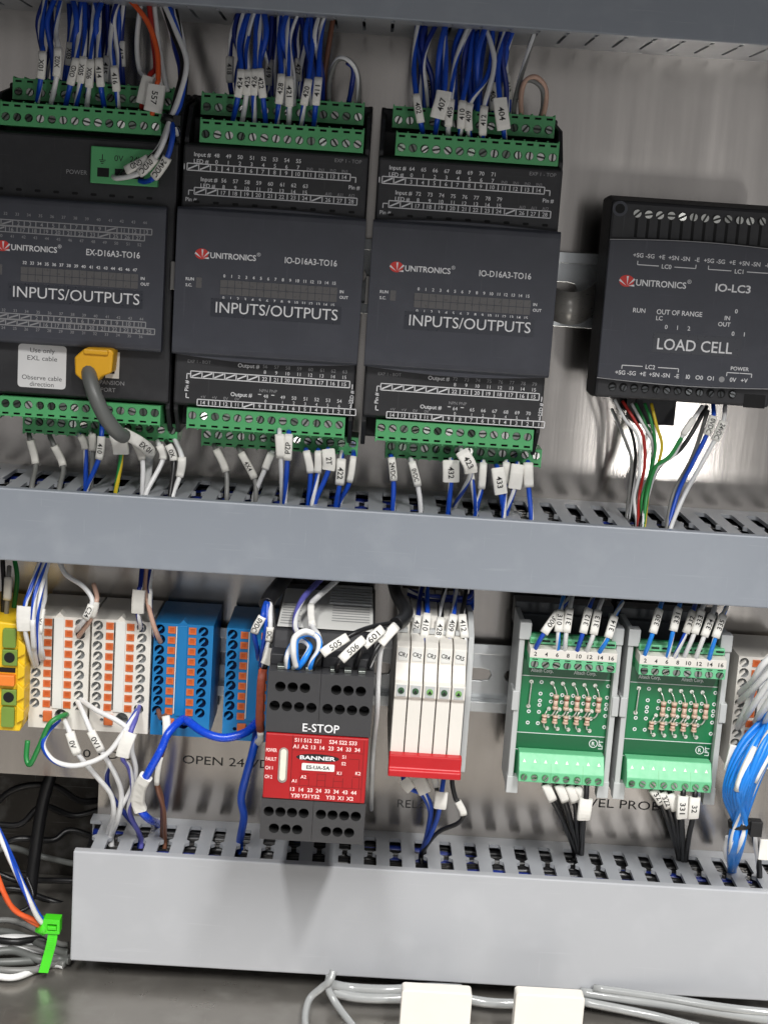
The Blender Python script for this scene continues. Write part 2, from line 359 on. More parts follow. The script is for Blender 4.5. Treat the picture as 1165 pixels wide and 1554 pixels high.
# ------------------------------------------------------------------ wiring ducts
def duct(label, x0, x1, vtop, vbot, D, phase, facing, slot0, neck, slot1, fw=6.6, cm=None):
    # facing 'up': the slotted wall seen is the top one; 'down': the bottom one
    t = root('wiring_duct', ((x0+x1)/2, (vtop+vbot)/2, 0), label, 'wiring duct', 'grey slotted wiring ducts')
    xc, vc = (x0+x1)/2, (vtop+vbot)/2; a, b = x0-xc, x1-xc; h = (vtop-vbot)/2
    q = MB(); q.box(a, b, -h, h, 0.1, 2); 
    for s in (1, -1):
        va, vb = (h-1.8, h) if s > 0 else (-h, -h+1.8)
        q.box(a, b, va, vb, 2, slot0)                         # unslotted foot of each wall
    q.build('channel', DUCT, t)
    q = MB(); e = 1.7                                          # snap-on cover with returned edges
    q.profx([(D, h+e), (D, -h-e), (D-5, -h-e), (D-5, -h-0.2), (D-2.2, -h-0.2), (D-2.2, h+0.2), (D-5, h+0.2), (D-5, h+e)], a-0.4, b+0.4)
    q.build('cover', cm or COVER, t, bevel=0.7)
    p = 12.5
    i0 = math.ceil((x0+p/2-phase)/p)
    for wall in (1, -1):
        x = phase + (i0+0.5)*p - p/2*0
        k = 0
        cx = x0 + ((phase-p/2-x0) % p)
        while cx+fw/2 <= x1+0.1:
            if cx-fw/2 >= x0-0.1:
                q = MB(); hw = fw/2; s1 = slot1+0.5
                out = [(-hw-0.9, slot0-0.3), (-hw, slot0+1.6), (-hw, neck-2.6), (-hw-1.7, neck-0.8), (-hw-1.7, neck+0.6), (-hw+0.1, neck+2.2), (-hw+0.1, s1-3.5), (-hw-0.8, s1-1.2), (-p/2, s1), (-p/2, D-2.6)]
                poly = out + [(-x_, n_) for x_, n_ in out[::-1]]
                va, vb = (0, 1.8) if wall > 0 else (0, 1.8)
                q.profv([(x_, n_) for x_, n_ in poly][::-1], va, vb)
                q.build('finger', DUCT, t, loc=(cx-xc, (h-1.8) if wall > 0 else -h, 0), key=('finger', slot0, neck, slot1, D, fw))
            cx += p
    # packed cables, mostly black, added to darken the slots
    q = MB(); rnd = random.Random(int(vtop*10))
    for k in range(40):
        nn = 6+(D-14)*((k*0.618) % 1); vv = -h+5+(2*h-11)*((k*0.37+.1) % 1) if k % 2 else h-6.5
        q.tube(spline([(a+2+(b-a-4)*i/9, vv+rnd.uniform(-2, 2), nn+rnd.uniform(-2.5, 2.5)) for i in range(10)], 3), 2.2, 6, m=1 if k % 7 == 3 else 0)
    q.build('packed_cables', [WIRE['k'][0], WIRE['nv'][0], WIRE['k'][0]], t, kind='stuff')
    return t
ductU = duct('middle grey wiring duct between the black modules and the terminal blocks', -228, 228, -5.4, -34.6, 72.7, 73.1, 'up', 13, 43, 66, cm=COVER_SHADED)
ductL = duct('lower wide grey wiring duct with cut left end above the floor', -127.4, 228, -182.6, -235.4, 50.9, 50.9, 'up', 9, 28, 45.5)
ductT = duct('top shaded grey wiring duct above the black modules', -228, 228, 246, 206.2, 72, 73.1, 'down', 14, 46, 64, 11.0, COVER_SHADED)

# ------------------------------------------------------------------ screw terminals
def screw_mesh(r=1.6, h=0.9):
    h *= 1.25; q = MB(); q.cyl((0, 0, 0), FN, r, h*0.3, 14, 1)
    for s in (1, -1):
        arc = [(r*0.97*math.cos(t), r*0.97*math.sin(t)) for t in [math.radians(15+150*i/8) for i in range(9)]]
        pts = arc if s > 0 else [(-x, -y) for x, y in arc]
        q.profn(pts, h*0.3, h)
    return q
def screw(parent, loc, r=1.6, m=None, ang=None):
    m = m or random.choice([SCREW, SCREW, SCREWD, mat('greenish_screw_metal', (112, 122, 112), .35, 1.0, .15, 900)]); q = screw_mesh(r)  # random mix of bright, dull and greenish dark metal
    o = q.build('screw', [m, mat('dark_screw_slot', (70, 72, 70), .5, .6, .1, 900)], parent, loc=loc, key=('screw', r, m.name)); o.rotation_euler = (random.uniform(-.3, .22), random.uniform(0, 3.14) if ang is None else ang, random.uniform(-.25, .25))  # slot floor darker than the head
    return o
def terminal(parent, x0, v0, v1, n0, n1, poles, pitch, up, material=GREEN, name='terminal_block', sm=None):
    # plug-in screw terminal: one screw and one clamp slot for each pole in the front face
    x1 = x0+poles*pitch; h = v1-v0; org = (x0, v0, 0)
    q = MB(); d = n1
    for i in range(poles):
        a, b = i*pitch, (i+1)*pitch; c = (a+b)/2
        zs = h*0.66
        ss = (0, zs, h*0.37) if up else (h-zs, h, h*0.63)
        nt_ = (zs, h, h*0.86) if up else (0, h-zs, h*0.14)
        q.cell(front(d), a, b, ss[0], ss[1], ('c', c, ss[2], pitch*0.37), 1.3, seg=14)
        q.cell(front(d), a, b, nt_[0], nt_[1], ('r', c, nt_[2], pitch*0.27, h*0.05), 1.6, mi=1)
    L = poles*pitch
    for P in ([(0, 0, n0), (0, 0, d), (0, h, d), (0, h, n0)], [(L, 0, d), (L, 0, n0), (L, h, n0), (L, h, d)], [(0, h, d), (L, h, d), (L, h, n0), (0, h, n0)], [(0, 0, n0), (L, 0, n0), (L, 0, d), (0, 0, d)], [(0, 0, n0), (0, h, n0), (L, h, n0), (L, 0, n0)]): q.poly(P)
    # ribs between poles on the wire side
    for i in range(poles+1):
        xx = min(max(i*pitch, 0.25), L-0.25)
        if up: q.box(xx-0.25, xx+0.25, h, h+0.7, n0+1, d-0.4)
        else: q.box(xx-0.25, xx+0.25, -0.7, 0, n0+1, d-0.4)
    # wire holes
    for i in range(poles):
        c = (i+0.5)*pitch; vv = h+0.04 if up else -0.04
        pts = [(c+pitch*0.3*math.cos(t), vv, (n0+d)/2+2+pitch*0.34*math.sin(t)) for t in [2*math.pi*k/12 for k in range(12)]]
        q.poly(pts if not up else pts[::-1], 1)
    o = q.build(name, [material, PITCHM], parent, loc=org, key=('term', poles, pitch, h, n0, n1, up, material.name))
    for i in range(poles):
        ss = h*0.37 if up else h*0.63
        screw(o, ((i+0.5)*pitch, ss, d-1.25), pitch*0.33, sm)
    return o

# ------------------------------------------------------------------ input / output modules
def logo(q, x, v, n, s=1.0):                              # red disc with white rays, white word: materials 0 white, 1 red
    q.poly([(x+2.9*s*math.cos(t), v+2.3*s*math.sin(t), n+0.05) for t in [2*math.pi*k/20 for k in range(20)]], 1)
    bx, bv = x+0.4*s, v-1.9*s
    for a in (144, 92, 48, 6):
        c, s_ = math.cos(math.radians(a)), math.sin(math.radians(a)); r1 = 4.0*s if a != 6 else 2.7*s
        q.poly([(bx+0.35*s*-s_*0.3+c*0.4, bv+c*0.1+s_*0.3, n+0.1), (bx+c*r1+s_*0.42*s, bv+s_*r1*0.95-c*0.42*s, n+0.1), (bx+c*r1-s_*0.42*s, bv+s_*r1*0.95+c*0.42*s, n+0.1)], 0)
    q.text('UNITRONICS', 2.5*s, (x+3.7*s, v-0.25*s, n), width=19.6*s, bold=0.018); q.text('®', 1.6*s, (x+23.6*s, v+1.3*s, n))

def table(q, x, v, cells, nums, diag, pitch=5.0, h=2.9, n=62.0, m=0):
    L = cells*pitch; t = 0.42
    q.line((x, v, n+.05), (x+L, v, n+.05), t, m); q.line((x, v+h, n+.05), (x+L, v+h, n+.05), t, m)
    for i in range(cells+1): q.line((x+i*pitch, v, n+.05), (x+i*pitch, v+h, n+.05), t, m)
    for i in range(cells):
        if i in diag: q.line((x+i*pitch+.5, v+.5, n+.06), (x+(i+1)*pitch-.5, v+h-.5, n+.06), 0.6, m)
        else: q.text(nums[i], 1.75, (x+(i+.5)*pitch, v+h/2, n), align='c', m=m, bold=.01)

def housing(t, w=80.0):
    # stepped black case with rear flanks and four plug rows; local v is absolute
    q = MB()
    q.profx([(0.5, 25), (40, 25), (40, 36.2), (59.5, 36.2), (62, 37.5), (62, 148.6), (59.5, 149.6), (40, 149.6), (40, 161.5), (26, 161.5), (26, 172), (0.5, 172)][::-1], 0.4, w-0.4)
    q.build('housing', BLACK, t, bevel=0.9)
    for s in (0, 1):                                        # flanks either side of the plugs
        q = MB(); x = 0.2 if s == 0 else w-2.2
        q.profx([(2, 22), (46, 22), (58, 34), (58, 152), (46, 166), (2, 174)][::-1], x, x+2)
        q.build('end_cheek', BLACK, t, bevel=0.4)

def lid(t, w, v0, v1, n=68.5, skirt=True):
    q = MB(); k = 12
    prof = [(61.5, v0), (n-1.4, v0), (n-0.4, v0+1.0), (n, v0+3), (n, v1-3), (n-0.4, v1-1.0), (n-1.4, v1), (61.5, v1)]
    # lower and upper rims bow outwards a little, as on the real cover
    q.profx(prof[::-1], -0.4, w+0.4)
    if skirt:
        pts = [(w*i/k, v0-2.3*math.sin(math.pi*i/k)) for i in range(k+1)] + [(w, v0+0.6), (0, v0+0.6)]
        q.profn(pts[::-1], 61.6, 66.4)
        pts = [(w*i/k, v1+1.5*math.sin(math.pi*i/k)) for i in range(k+1)] + [(w, v1-0.6), (0, v1-0.6)]
        q.profn(pts, 61.6, 66.2)
    o = q.build('front_cover', LID, t, bevel=0.6)
    return o

def io_module(x0, first, label):
    t = root('input_output_module', (x0, 0, 0), label, 'control module', 'black input output modules')
    w = 80.0; housing(t, w); lid(t, w, 59.5, 122.5)
    for k in range(9):                                      # vent slots along the top of the cover
        q = MB(); q.profn(rrect(-1.3, 1.3, -0.55, 0.55, 0.5, 3), 62.0, 62.15); q.build('vent_slot', PITCHM, t, loc=(7+8.35*k, 124.9, 0), key='vent')
    terminal(t, 7.1, 150.0, 159.6, 41, 62, 14, 5.0, True)
    terminal(t, 5.2, 162.6, 171.8, 27, 45, 14, 5.08, True)
    terminal(t, 6.6, 26.6, 35.6, 41, 62, 14, 5.0, False)
    terminal(t, 11.8, 16.8, 24.8, 27, 46, 14, 5.08, False)
    # white legends of the terminal numbers
    q = MB(); n = 62.0
    x, v = 2.3, 138.0
    table(q, x, v, 14, ['', ''] + [str(i) for i in range(3, 15)], (0, 1))
    q.text('Input #', 1.8, (x+2.8, v+6.9, n), bold=.015); q.text('LED #', 1.8, (x+2.8, v+4.0, n), bold=.015)
    for i in range(8):
        q.text(str(first+i), 1.7, (x+12.5+5*i, v+6.9, n), align='c', bold=.01); q.text(str(i), 1.7, (x+12.5+5*i, v+4.2, n), align='c', bold=.01)
    for i, s in enumerate(('IN0', 'IN1', 'IN2', 'IN3')): q.text(s, 1.3, (x+52.5+5*i, v+3.9, n), align='c', m=1)
    q.text('EXP 1 - TOP', 1.6, (x+63, v+8.3, n), m=1)
    q.line((x+70.4, v+1.6, n+.05), (x+72.4, v+1.6, n+.05), .4); q.line((x+72.4, v+1.6, n+.05), (x+72.4, v-0.6, n+.05), .4); q.text('Pin #', 1.7, (x+69.6, v-2.6, n), bold=.015)
    q.line((x-1.2, v+.2, n+.05), (x-1.2, v+2.6, n+.05), .4)
    x, v = 5.8, 128.0
    table(q, x, v, 14, ['', ''] + [str(i) for i in range(17, 25)] + [''] + ['26', '27', '28'], (0, 1, 10))
    q.text('Input #', 1.8, (x+2.6, v+6.6, n), bold=.015); q.text('LED #', 1.8, (x+2.6, v+3.9, n), bold=.015)
    for i in range(8):
        q.text(str(first+8+i), 1.7, (x+12.5+5*i, v+6.6, n), align='c', bold=.01); q.text(str(8+i), 1.7, (x+12.5+5*i, v+3.9, n), align='c', bold=.01)
    for i, s in enumerate(('AI0', 'AI1', 'AI2')): q.text(s, 1.5, (x+57.5+5*i, v+3.9, n), align='c', m=1)
    q.line((x-0.4, v+1.6, n+.05), (x-2.4, v+1.6, n+.05), .4); q.line((x-2.4, v+1.6, n+.05), (x-2.4, v-.4, n+.05), .4); q.text('Pin #', 1.7, (x-3.6, v-2.2, n), bold=.015)
    x, v = 7.6, 49.0
    table(q, x, v, 14, ['']*6 + [str(i) for i in range(22, 14, -1)], range(6))
    q.text('Output #', 1.8, (x+30, v+6.8, n), align='r', bold=.015)
    for i in range(8):
        q.text(str(first+8+i), 1.6, (x+32.5+5*i, v+7.0, n), align='c', m=1); q.text(str(8+i), 1.6, (x+32.5+5*i, v+4.5, n), align='c')
    q.text('EXP 1 - BOT', 1.4, (x-1.5, v+7.2, n), m=1)
    x2, v2 = 11.0, 36.9 
    table(q, x2, v2, 14, ['14', '13', '12', '11', '', '9', '8', '7', '6', '5', '4', '3', '2', '1'], (4,), h=2.7)
    q.text('Output #', 1.8, (x2+24, v2+6.0, n), align='r', bold=.015); q.text('NPN PNP', 1.4, (x2+31, v2+8.4, n), align='c', m=1)
    for i, s in enumerate(('+V', '+V', '0V', '0V')): q.text(s, 1.4, (x2+2.5+5*i, v2+3.9, n), align='c', m=1)
    for i in range(8):
        xx = x2+30+5.5*i if i == 0 else x2+32.5+5*i
        q.text(str(first+i), 1.6, (xx, v2+6.0, n), align='c'); q.text(str(i), 1.4, (xx, v2+3.8, n), align='c')
    q.line((x2+26.6, v2+6.6, n+.05), (x2+28.0, v2+6.6, n+.05), .35); q.line((x2+32.4, v2+6.6, n+.05), (x2+33.8, v2+6.6, n+.05), .35)
    q.text('Pin #', 1.7, (x-1.6, 45.3, n), U=(0, 1, 0), V=(-1, 0, 0), align='c', bold=.015)
    q.line((x-.3, v+1.6, n+.05), (x-1.6, v+1.6, n+.05), .4); q.line((x-1.6, v+1.6, n+.05), (x-1.6, v-.8, n+.05), .4); q.line((x-1.6, 42, n+.05), (x-1.6, 40, n+.05), .4); q.line((x-1.6, 40, n+.05), (x-.3, 40, n+.05), .4)
    q.text('LED #', 1.6, (x+71.2, 45.0, n), U=(0, 1, 0), V=(-1, 0, 0), align='c', bold=.015)
    q.line((x+71.2, v+1.6, n+.05), (x+71.2, v-.6, n+.05), .4); q.line((x+71.2, 42, n+.05), (x+71.2, 40, n+.05), .4)
    q.build('terminal_legend', [PRW, PRG], t, kind='stuff')
    cover_print(t, 'IO-D16A3-TO16', 10.9, 103.1, 46.6, 22.4, 17.9, 81.0, 52.7, 19.4)
    return t
def cover_print(t, name, lx, lv, nx, nw, ix, iv, iw, lx2, leds=True, big='INPUTS/OUTPUTS', n=68.5, first=0):
    q = MB(); logo(q, lx, lv, n); q.text(name, 2.7, (nx, lv-0.2, n), width=nw, bold=.012)
    q.build('maker_mark', [PRW, mat('logo_red', (206, 52, 46), .5, 0, .04)], t)
    q = MB(); q.profn(rrect(ix-2.2, ix+iw+1.5, iv-4.2, iv+3.6, .4, 2), n+.02, n+.12)   # clear name tape
    tape = q.build('name_tape', mat('dark_tape', (53, 55, 63), .3, 0, .04, 200), t)
    q = MB(); q.text(big, 4.9, (ix, iv, n+.1), width=iw); q.build('lettering', PRW, tape)
    if leds:
        q = MB(); q.profn(rrect(lx2, lx2+50.4, 86.4, 92.6, .3, 2), n+.01, n+.25); win = q.build('led_window', LEDS, t, bevel=.1)
        q = MB()
        for i in range(1, 16): q.box(lx2+i*3.15-.12, lx2+i*3.15+.12, 86.5, 92.5, n+.2, n+.32)
        q.box(lx2, lx2+50.4, 89.35, 89.6, n+.2, n+.32); q.build('divider', LID, win, kind='stuff')
        q = MB()
        for i in range(16):
            q.text(str(first+i), 1.35, (lx2+1.6+i*3.15, 94.4, n), align='c', bold=.015); q.text(str(first+i), 1.35, (lx2+1.6+i*3.15, 85.0, n), align='c', bold=.015)
        q.text('IN', 1.3, (lx2+51.5, 91, n), bold=.02); q.text('OUT', 1.3, (lx2+51.5, 88.6, n), bold=.02)
        q.text('RUN', 1.3, (lx2-14.9, 92.2, n), bold=.02); q.text('S.C.', 1.3, (lx2-14.9, 89.6, n), bold=.02)
        q.build('led_numbers', PRW, t, kind='stuff')
        q = MB(); q.profn(rrect(lx2-10.4, lx2-8, 88.6, 93, .3, 2), n+.01, n+.2); q.build('status_window', LEDS, t)

io2 = io_module(-88.2, 48, 'black input output module in the middle of the row, inputs numbered from 48')
io3 = io_module(-4.5, 64, 'black input output module beside the bare panel, inputs numbered from 64')

# the adapter at the left end of the row
ad = root('expansion_adapter', (-171.5, 0, 0), 'black expansion adapter with power plug and yellow network plug at the left edge', 'control module')
housing(ad, 82.0)
lid(ad, 78, 59.5, 122.0, skirt=False)
terminal(ad, 5.2, 151.6, 161.2, 41, 62, 14, 4.9, True)
terminal(ad, 6.4, 163.6, 172.6, 27, 45, 14, 5.0, True)
terminal(ad, 7.5, 26.8, 35.4, 41, 62, 14, 5.06, False)
terminal(ad, 14.2, 17.4, 25.6, 27, 46, 14, 5.0, False)
X = lambda x: x+171.5
pc = root  # (the power plug is a part)
q = MB(); q.box(0, 28.6, 0, 15.4, 62, 66.5)
plug = q.build('power_plug', GREEN, ad, bevel=.4, loc=(X(-126.4), 129.8, 0))
q = MB()
for i in range(3): q.box(3+7.4*i, 8+7.4*i, 2.8, 6.6, 66.3, 66.58)
q.build('wire_port', PITCHM, plug)
q = MB(); q.text('0V', 2.6, (12, 11, 66.5), align='c'); q.text('24V', 2.6, (19.5, 11, 66.5), align='c'); q.line((5, 9.8, 66.55), (5, 12.2, 66.55), .4)
for i in range(3): q.line((3.6+i*.45, 9.8-i*.7, 66.55), (6.4-i*.45, 9.8-i*.7, 66.55), .35)
q.build('lettering', PRK, plug)
q = MB(); q.text('POWER', 1.9, (X(-137.4), 134, 62)); q.text('EXPANSION', 1.9, (X(-116.5), 44.4, 62), align='c'); q.text('PORT', 1.9, (X(-116.5), 41.2, 62), align='c'); q.build('legend', PRG, ad, kind='stuff')
for k in range(9):
    q = MB(); q.profn(rrect(-1.3, 1.3, -.55, .55, .5, 3), 62.0, 62.15); q.build('vent_slot', PITCHM, ad, loc=(6+8*k, 125, 0), key='vent')
q = MB(); q.profn(rrect(X(-156.3), X(-135.2), 40.0, 59.0, 1.6, 4), 62, 62.25); st = q.build('sticker', mat('sticker_paper', (222, 222, 222), .45, 0, .03, 80), ad)
q = MB()
for s, vv in (('Use only', 56.6), ('EXL cable', 53.2), ('Observe cable', 44.6), ('direction', 41.8)): q.text(s, 2.1, (X(-145.7), vv, 62.25), align='c', width=10.8 if s == 'Use only' else 13 if s == 'EXL cable' else 17.5 if s == 'Observe cable' else 10.5)
q.build('lettering', mat('grey_ink', (70, 70, 72), .6), st)
q = MB(); px_, pv = X(-120.5), 47.0                         # socket frame, white brackets
q.box(px_-6.5, px_+8, pv, pv+10, 62, 62.2); so = q.build('socket', PITCHM, ad)
q = MB(); q.box(px_+6.6, px_+8.6, pv-.6, pv+11, 62.2, 62.6); q.box(px_+2.6, px_+6.6, pv-.6, pv+1.4, 62.2, 62.6); q.box(px_-6.4, px_-3.6, pv+9.8, pv+11.4, 62.2, 62.6); q.build('socket_frame', WHITE, so)
# legends of the adapter, dimmer than on its neighbours
q = MB(); n = 68.5
for (xx, vv, st_) in ((3.2, 110.6, 0), (0.2, 107.9, 14), (2.0, 70.9, 28), (6, 68.2, 42)):
    table(q, xx, vv-1, 14, [str((i+st_) % 30) for i in range(14)], (0, 1, 10) if st_ < 20 else (0, 1, 2, 3), pitch=4.95, h=2.4, n=n, m=0)
for i in range(13):
    q.text(str(32+i), 1.3, (10+4.95*i, 114.6, n), align='c', m=0); q.text(str(40+i), 1.3, (8+4.95*i, 105.2, n), align='c', m=0)
    q.text(str(32+i), 1.3, (10+4.95*i, 73.6, n), align='c', m=0); q.text(str(24+i), 1.3, (10+4.95*i, 66.0, n), align='c', m=0)
q.build('terminal_legend', [PRG], ad, kind='stuff')
cover_print(ad, 'EX-D16A3-TO16', X(-162.5), 100.9, X(-126.7), 23, X(-157.6), 82.0, 54.4, X(-154.5), first=32)
# ------------------------------------------------------------------ load cell module
LX = 98.0
lc = root('load_cell_module', (LX, 0, 0), 'black load cell module alone on the right with rows of steel screws', 'control module')
W_ = 78.0
q = MB(); q.profx([(30, 51), (44, 50.5), (58, 52), (58, 137.6), (44, 140), (30, 139)][::-1], 0, W_); q.build('housing', BLACK, lc, bevel=1.2)
q = MB(); q.profx([(1, 60), (31, 56), (31, 136), (1, 134)][::-1], 7, W_-7); q.build('rear_base', BLACK, lc, bevel=.8)
q = MB(); k = 16                                             # raised face between two bowed rims
top = [(W_*i/k, 121.2+1.4*math.sin(math.pi*i/k)-.4) for i in range(k+1)]; bot = [(W_*i/k, 60.6-1.2*math.sin(math.pi*i/k)) for i in range(k+1)]
q.profn(top[::-1]+bot, 57.8, 61); q.build('front_cover', LID, lc, bevel=.5)
for rim in (top, bot):
    q = MB()
    for i in range(k): q.line((*rim[i], 61.06), (*rim[i+1], 61.06), .35)
    q.build('edge_line', PRG, lc)
q = MB(); q.cyl((3.6, 134.2, 57.9), FN, 3.3, .5, 20); q.build('mounting_ear', LID, lc); 
q = MB(); q.cyl((3.6, 134.2, 58.3), FN, 2.1, .15, 18); q.build('ear_hole', PITCHM, lc)
for i in range(14):
    x = 11.4+4.92*i
    q = MB(); q.box(-.62, .62, -11, -1.2, 57.9, 58.1); q.build('screw_slot', PITCHM, lc, loc=(x, 133.4, 0), key='lcslot')
    if x < W_-2: screw(lc, (x, 132.6, 57.9), 1.75, SCREW)
for i in range(12):
    x = 7.6+4.86*i
    q = MB(); q.cyl((0, 0, 57.9), FN, 1.9, .16, 14); q.build('screw_well', PITCHM, lc, loc=(x, 56.9, 0), key='lcwell')
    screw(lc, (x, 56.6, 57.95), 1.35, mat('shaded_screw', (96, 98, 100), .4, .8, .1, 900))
q = MB(); q.box(66.5, 76, 51.4, 57.4, 57.9, 58.2); q.build('end_slot', PITCHM, lc)
q = MB(); q.box(23, 42, 38, 55, 10, 33); q.build('rail_latch', BLACK, lc, bevel=.6)
q = MB(); n = 61.0
logo(q, 9.0, 103.5, n, 1.12); q.text('IO-LC3', 3.4, (48.0, 103.4, n), width=15.4, bold=.02)
q.build('maker_mark', [PRW, MATS['logo_red']], lc)
q = MB(); q.profn(rrect(23, 62, 73.4, 82.0, .4, 2), n+.02, n+.12); tape = q.build('name_tape', MATS['dark_tape'], lc)
q = MB(); q.text('LOAD CELL', 5.1, (25.0, 77.4, n+.1), width=33.2, bold=.008); q.build('lettering', PRW, tape)
q = MB()
for i, s in enumerate(('+SG', '-SG', '+E', '+SN', '-SN', '-E', '+SG', '-SG', '+E', '+SN', '-SN', '-E')):
    q.text(s, 1.9, (13+5.15*i, 114.9-.05*i, n), align='c', bold=.015)
for i, s in enumerate(('+SG', '-SG', '+E', '+SN', '-SN', '-E', 'I0', 'O0', 'O1', '', '0V', '+V')):
    if s: q.text(s, 1.9, (10+5.0*i, 63.6, n), align='c', bold=.015)
def brk(x0, x1, v, s, up, wide=3.4):
    d = 1.6 if up else -1.6; c = (x0+x1)/2
    q.line((x0, v+d, n+.05), (x0, v, n+.05), .35); q.line((x1, v+d, n+.05), (x1, v, n+.05), .35)
    q.line((x0, v, n+.05), (c-wide, v, n+.05), .35); q.line((c+wide, v, n+.05), (x1, v, n+.05), .35); q.text(s, 1.9, (c, v, n), align='c', bold=.015)
brk(13, 38.5, 110.8, 'LC0', True); brk(44, 71, 110.8, 'LC1', True); brk(10.5, 35.5, 66.8, 'LC2', False)
q.text('POWER', 1.7, (62.5, 68.6, n), align='c', bold=.01); brk(57, 68, 66.6, '', False, 0.1)
q.poly([(55+1.3*math.cos(t), 63.4+1.3*math.sin(t), n+.05) for t in [6.283*i/14 for i in range(14)]], 1)
q.text('RUN', 2.0, (13.0, 91.2, n), bold=.012); q.text('OUT OF RANGE', 2.2, (23.4, 91.2, n), width=20, bold=.012); q.text('LC', 1.9, (23.4, 88.4, n), bold=.012)
for i, s in enumerate('012'): q.text(s, 1.9, (28.2+5*i, 84.8, n), align='c', bold=.01)
q.text('0', 1.9, (57.6, 93.6, n), bold=.015); q.text('IN', 1.9, (53.4, 90.4, n), bold=.015); q.text('OUT', 1.9, (50.8, 87.6, n), bold=.015); q.text('0', 1.9, (57.2, 83.8, n), bold=.015); q.text('1', 1.9, (62.6, 83.8, n), bold=.015)
q.build('terminal_legend', [PRW, PRG], lc, kind='stuff')
# the grey flat cable looping from the last module to the load cell, and the joint clips between modules
q = MB(); k = 16; x0, x1 = 74.5, 100.5; rows = []
for i in range(k+1):
    bg_ = math.sin(math.pi*i/k)**.8; xx = x0+(x1-x0)*i/k; nn = 14+16*bg_; dv = -5.0*bg_
    rows.append([q.vert((xx, 101+dv, nn)), q.vert((xx, 101+dv, nn-1)), q.vert((xx, 86+dv, nn-1)), q.vert((xx, 86+dv, nn))])
for i in range(k):
    for j in range(4): q.face((rows[i][j], rows[i][(j+1) % 4], rows[i+1][(j+1) % 4], rows[i+1][j]), 0, True)
tag(q.build('ribbon_cable', mat('grey_ribbon', (176, 173, 168), .3, .2, .05, 60, stretch=(1, 1, 8))), 'short grey flat cable joining the last module to the load cell module', 'cable')
for (px, py, s) in ((263, 418, 'left'), (558, 440, 'middle')):
    c = at(px, py, 64)
    q = MB(c); q.box(c.x-1.1, c.x+1.1, c.y-6, c.y+6, 50, 65.5)
    o = q.build('joint_connector', mat('joint_grey', (112, 110, 108), .4, .4, .06), None, bevel=.3); o.location = B(c)
    tag(o, 'small grey connector plugged between the adapter and the middle module' if s == 'left' else 'small grey connector plugged between the two input output modules', 'connector', 'grey connectors joining the modules')

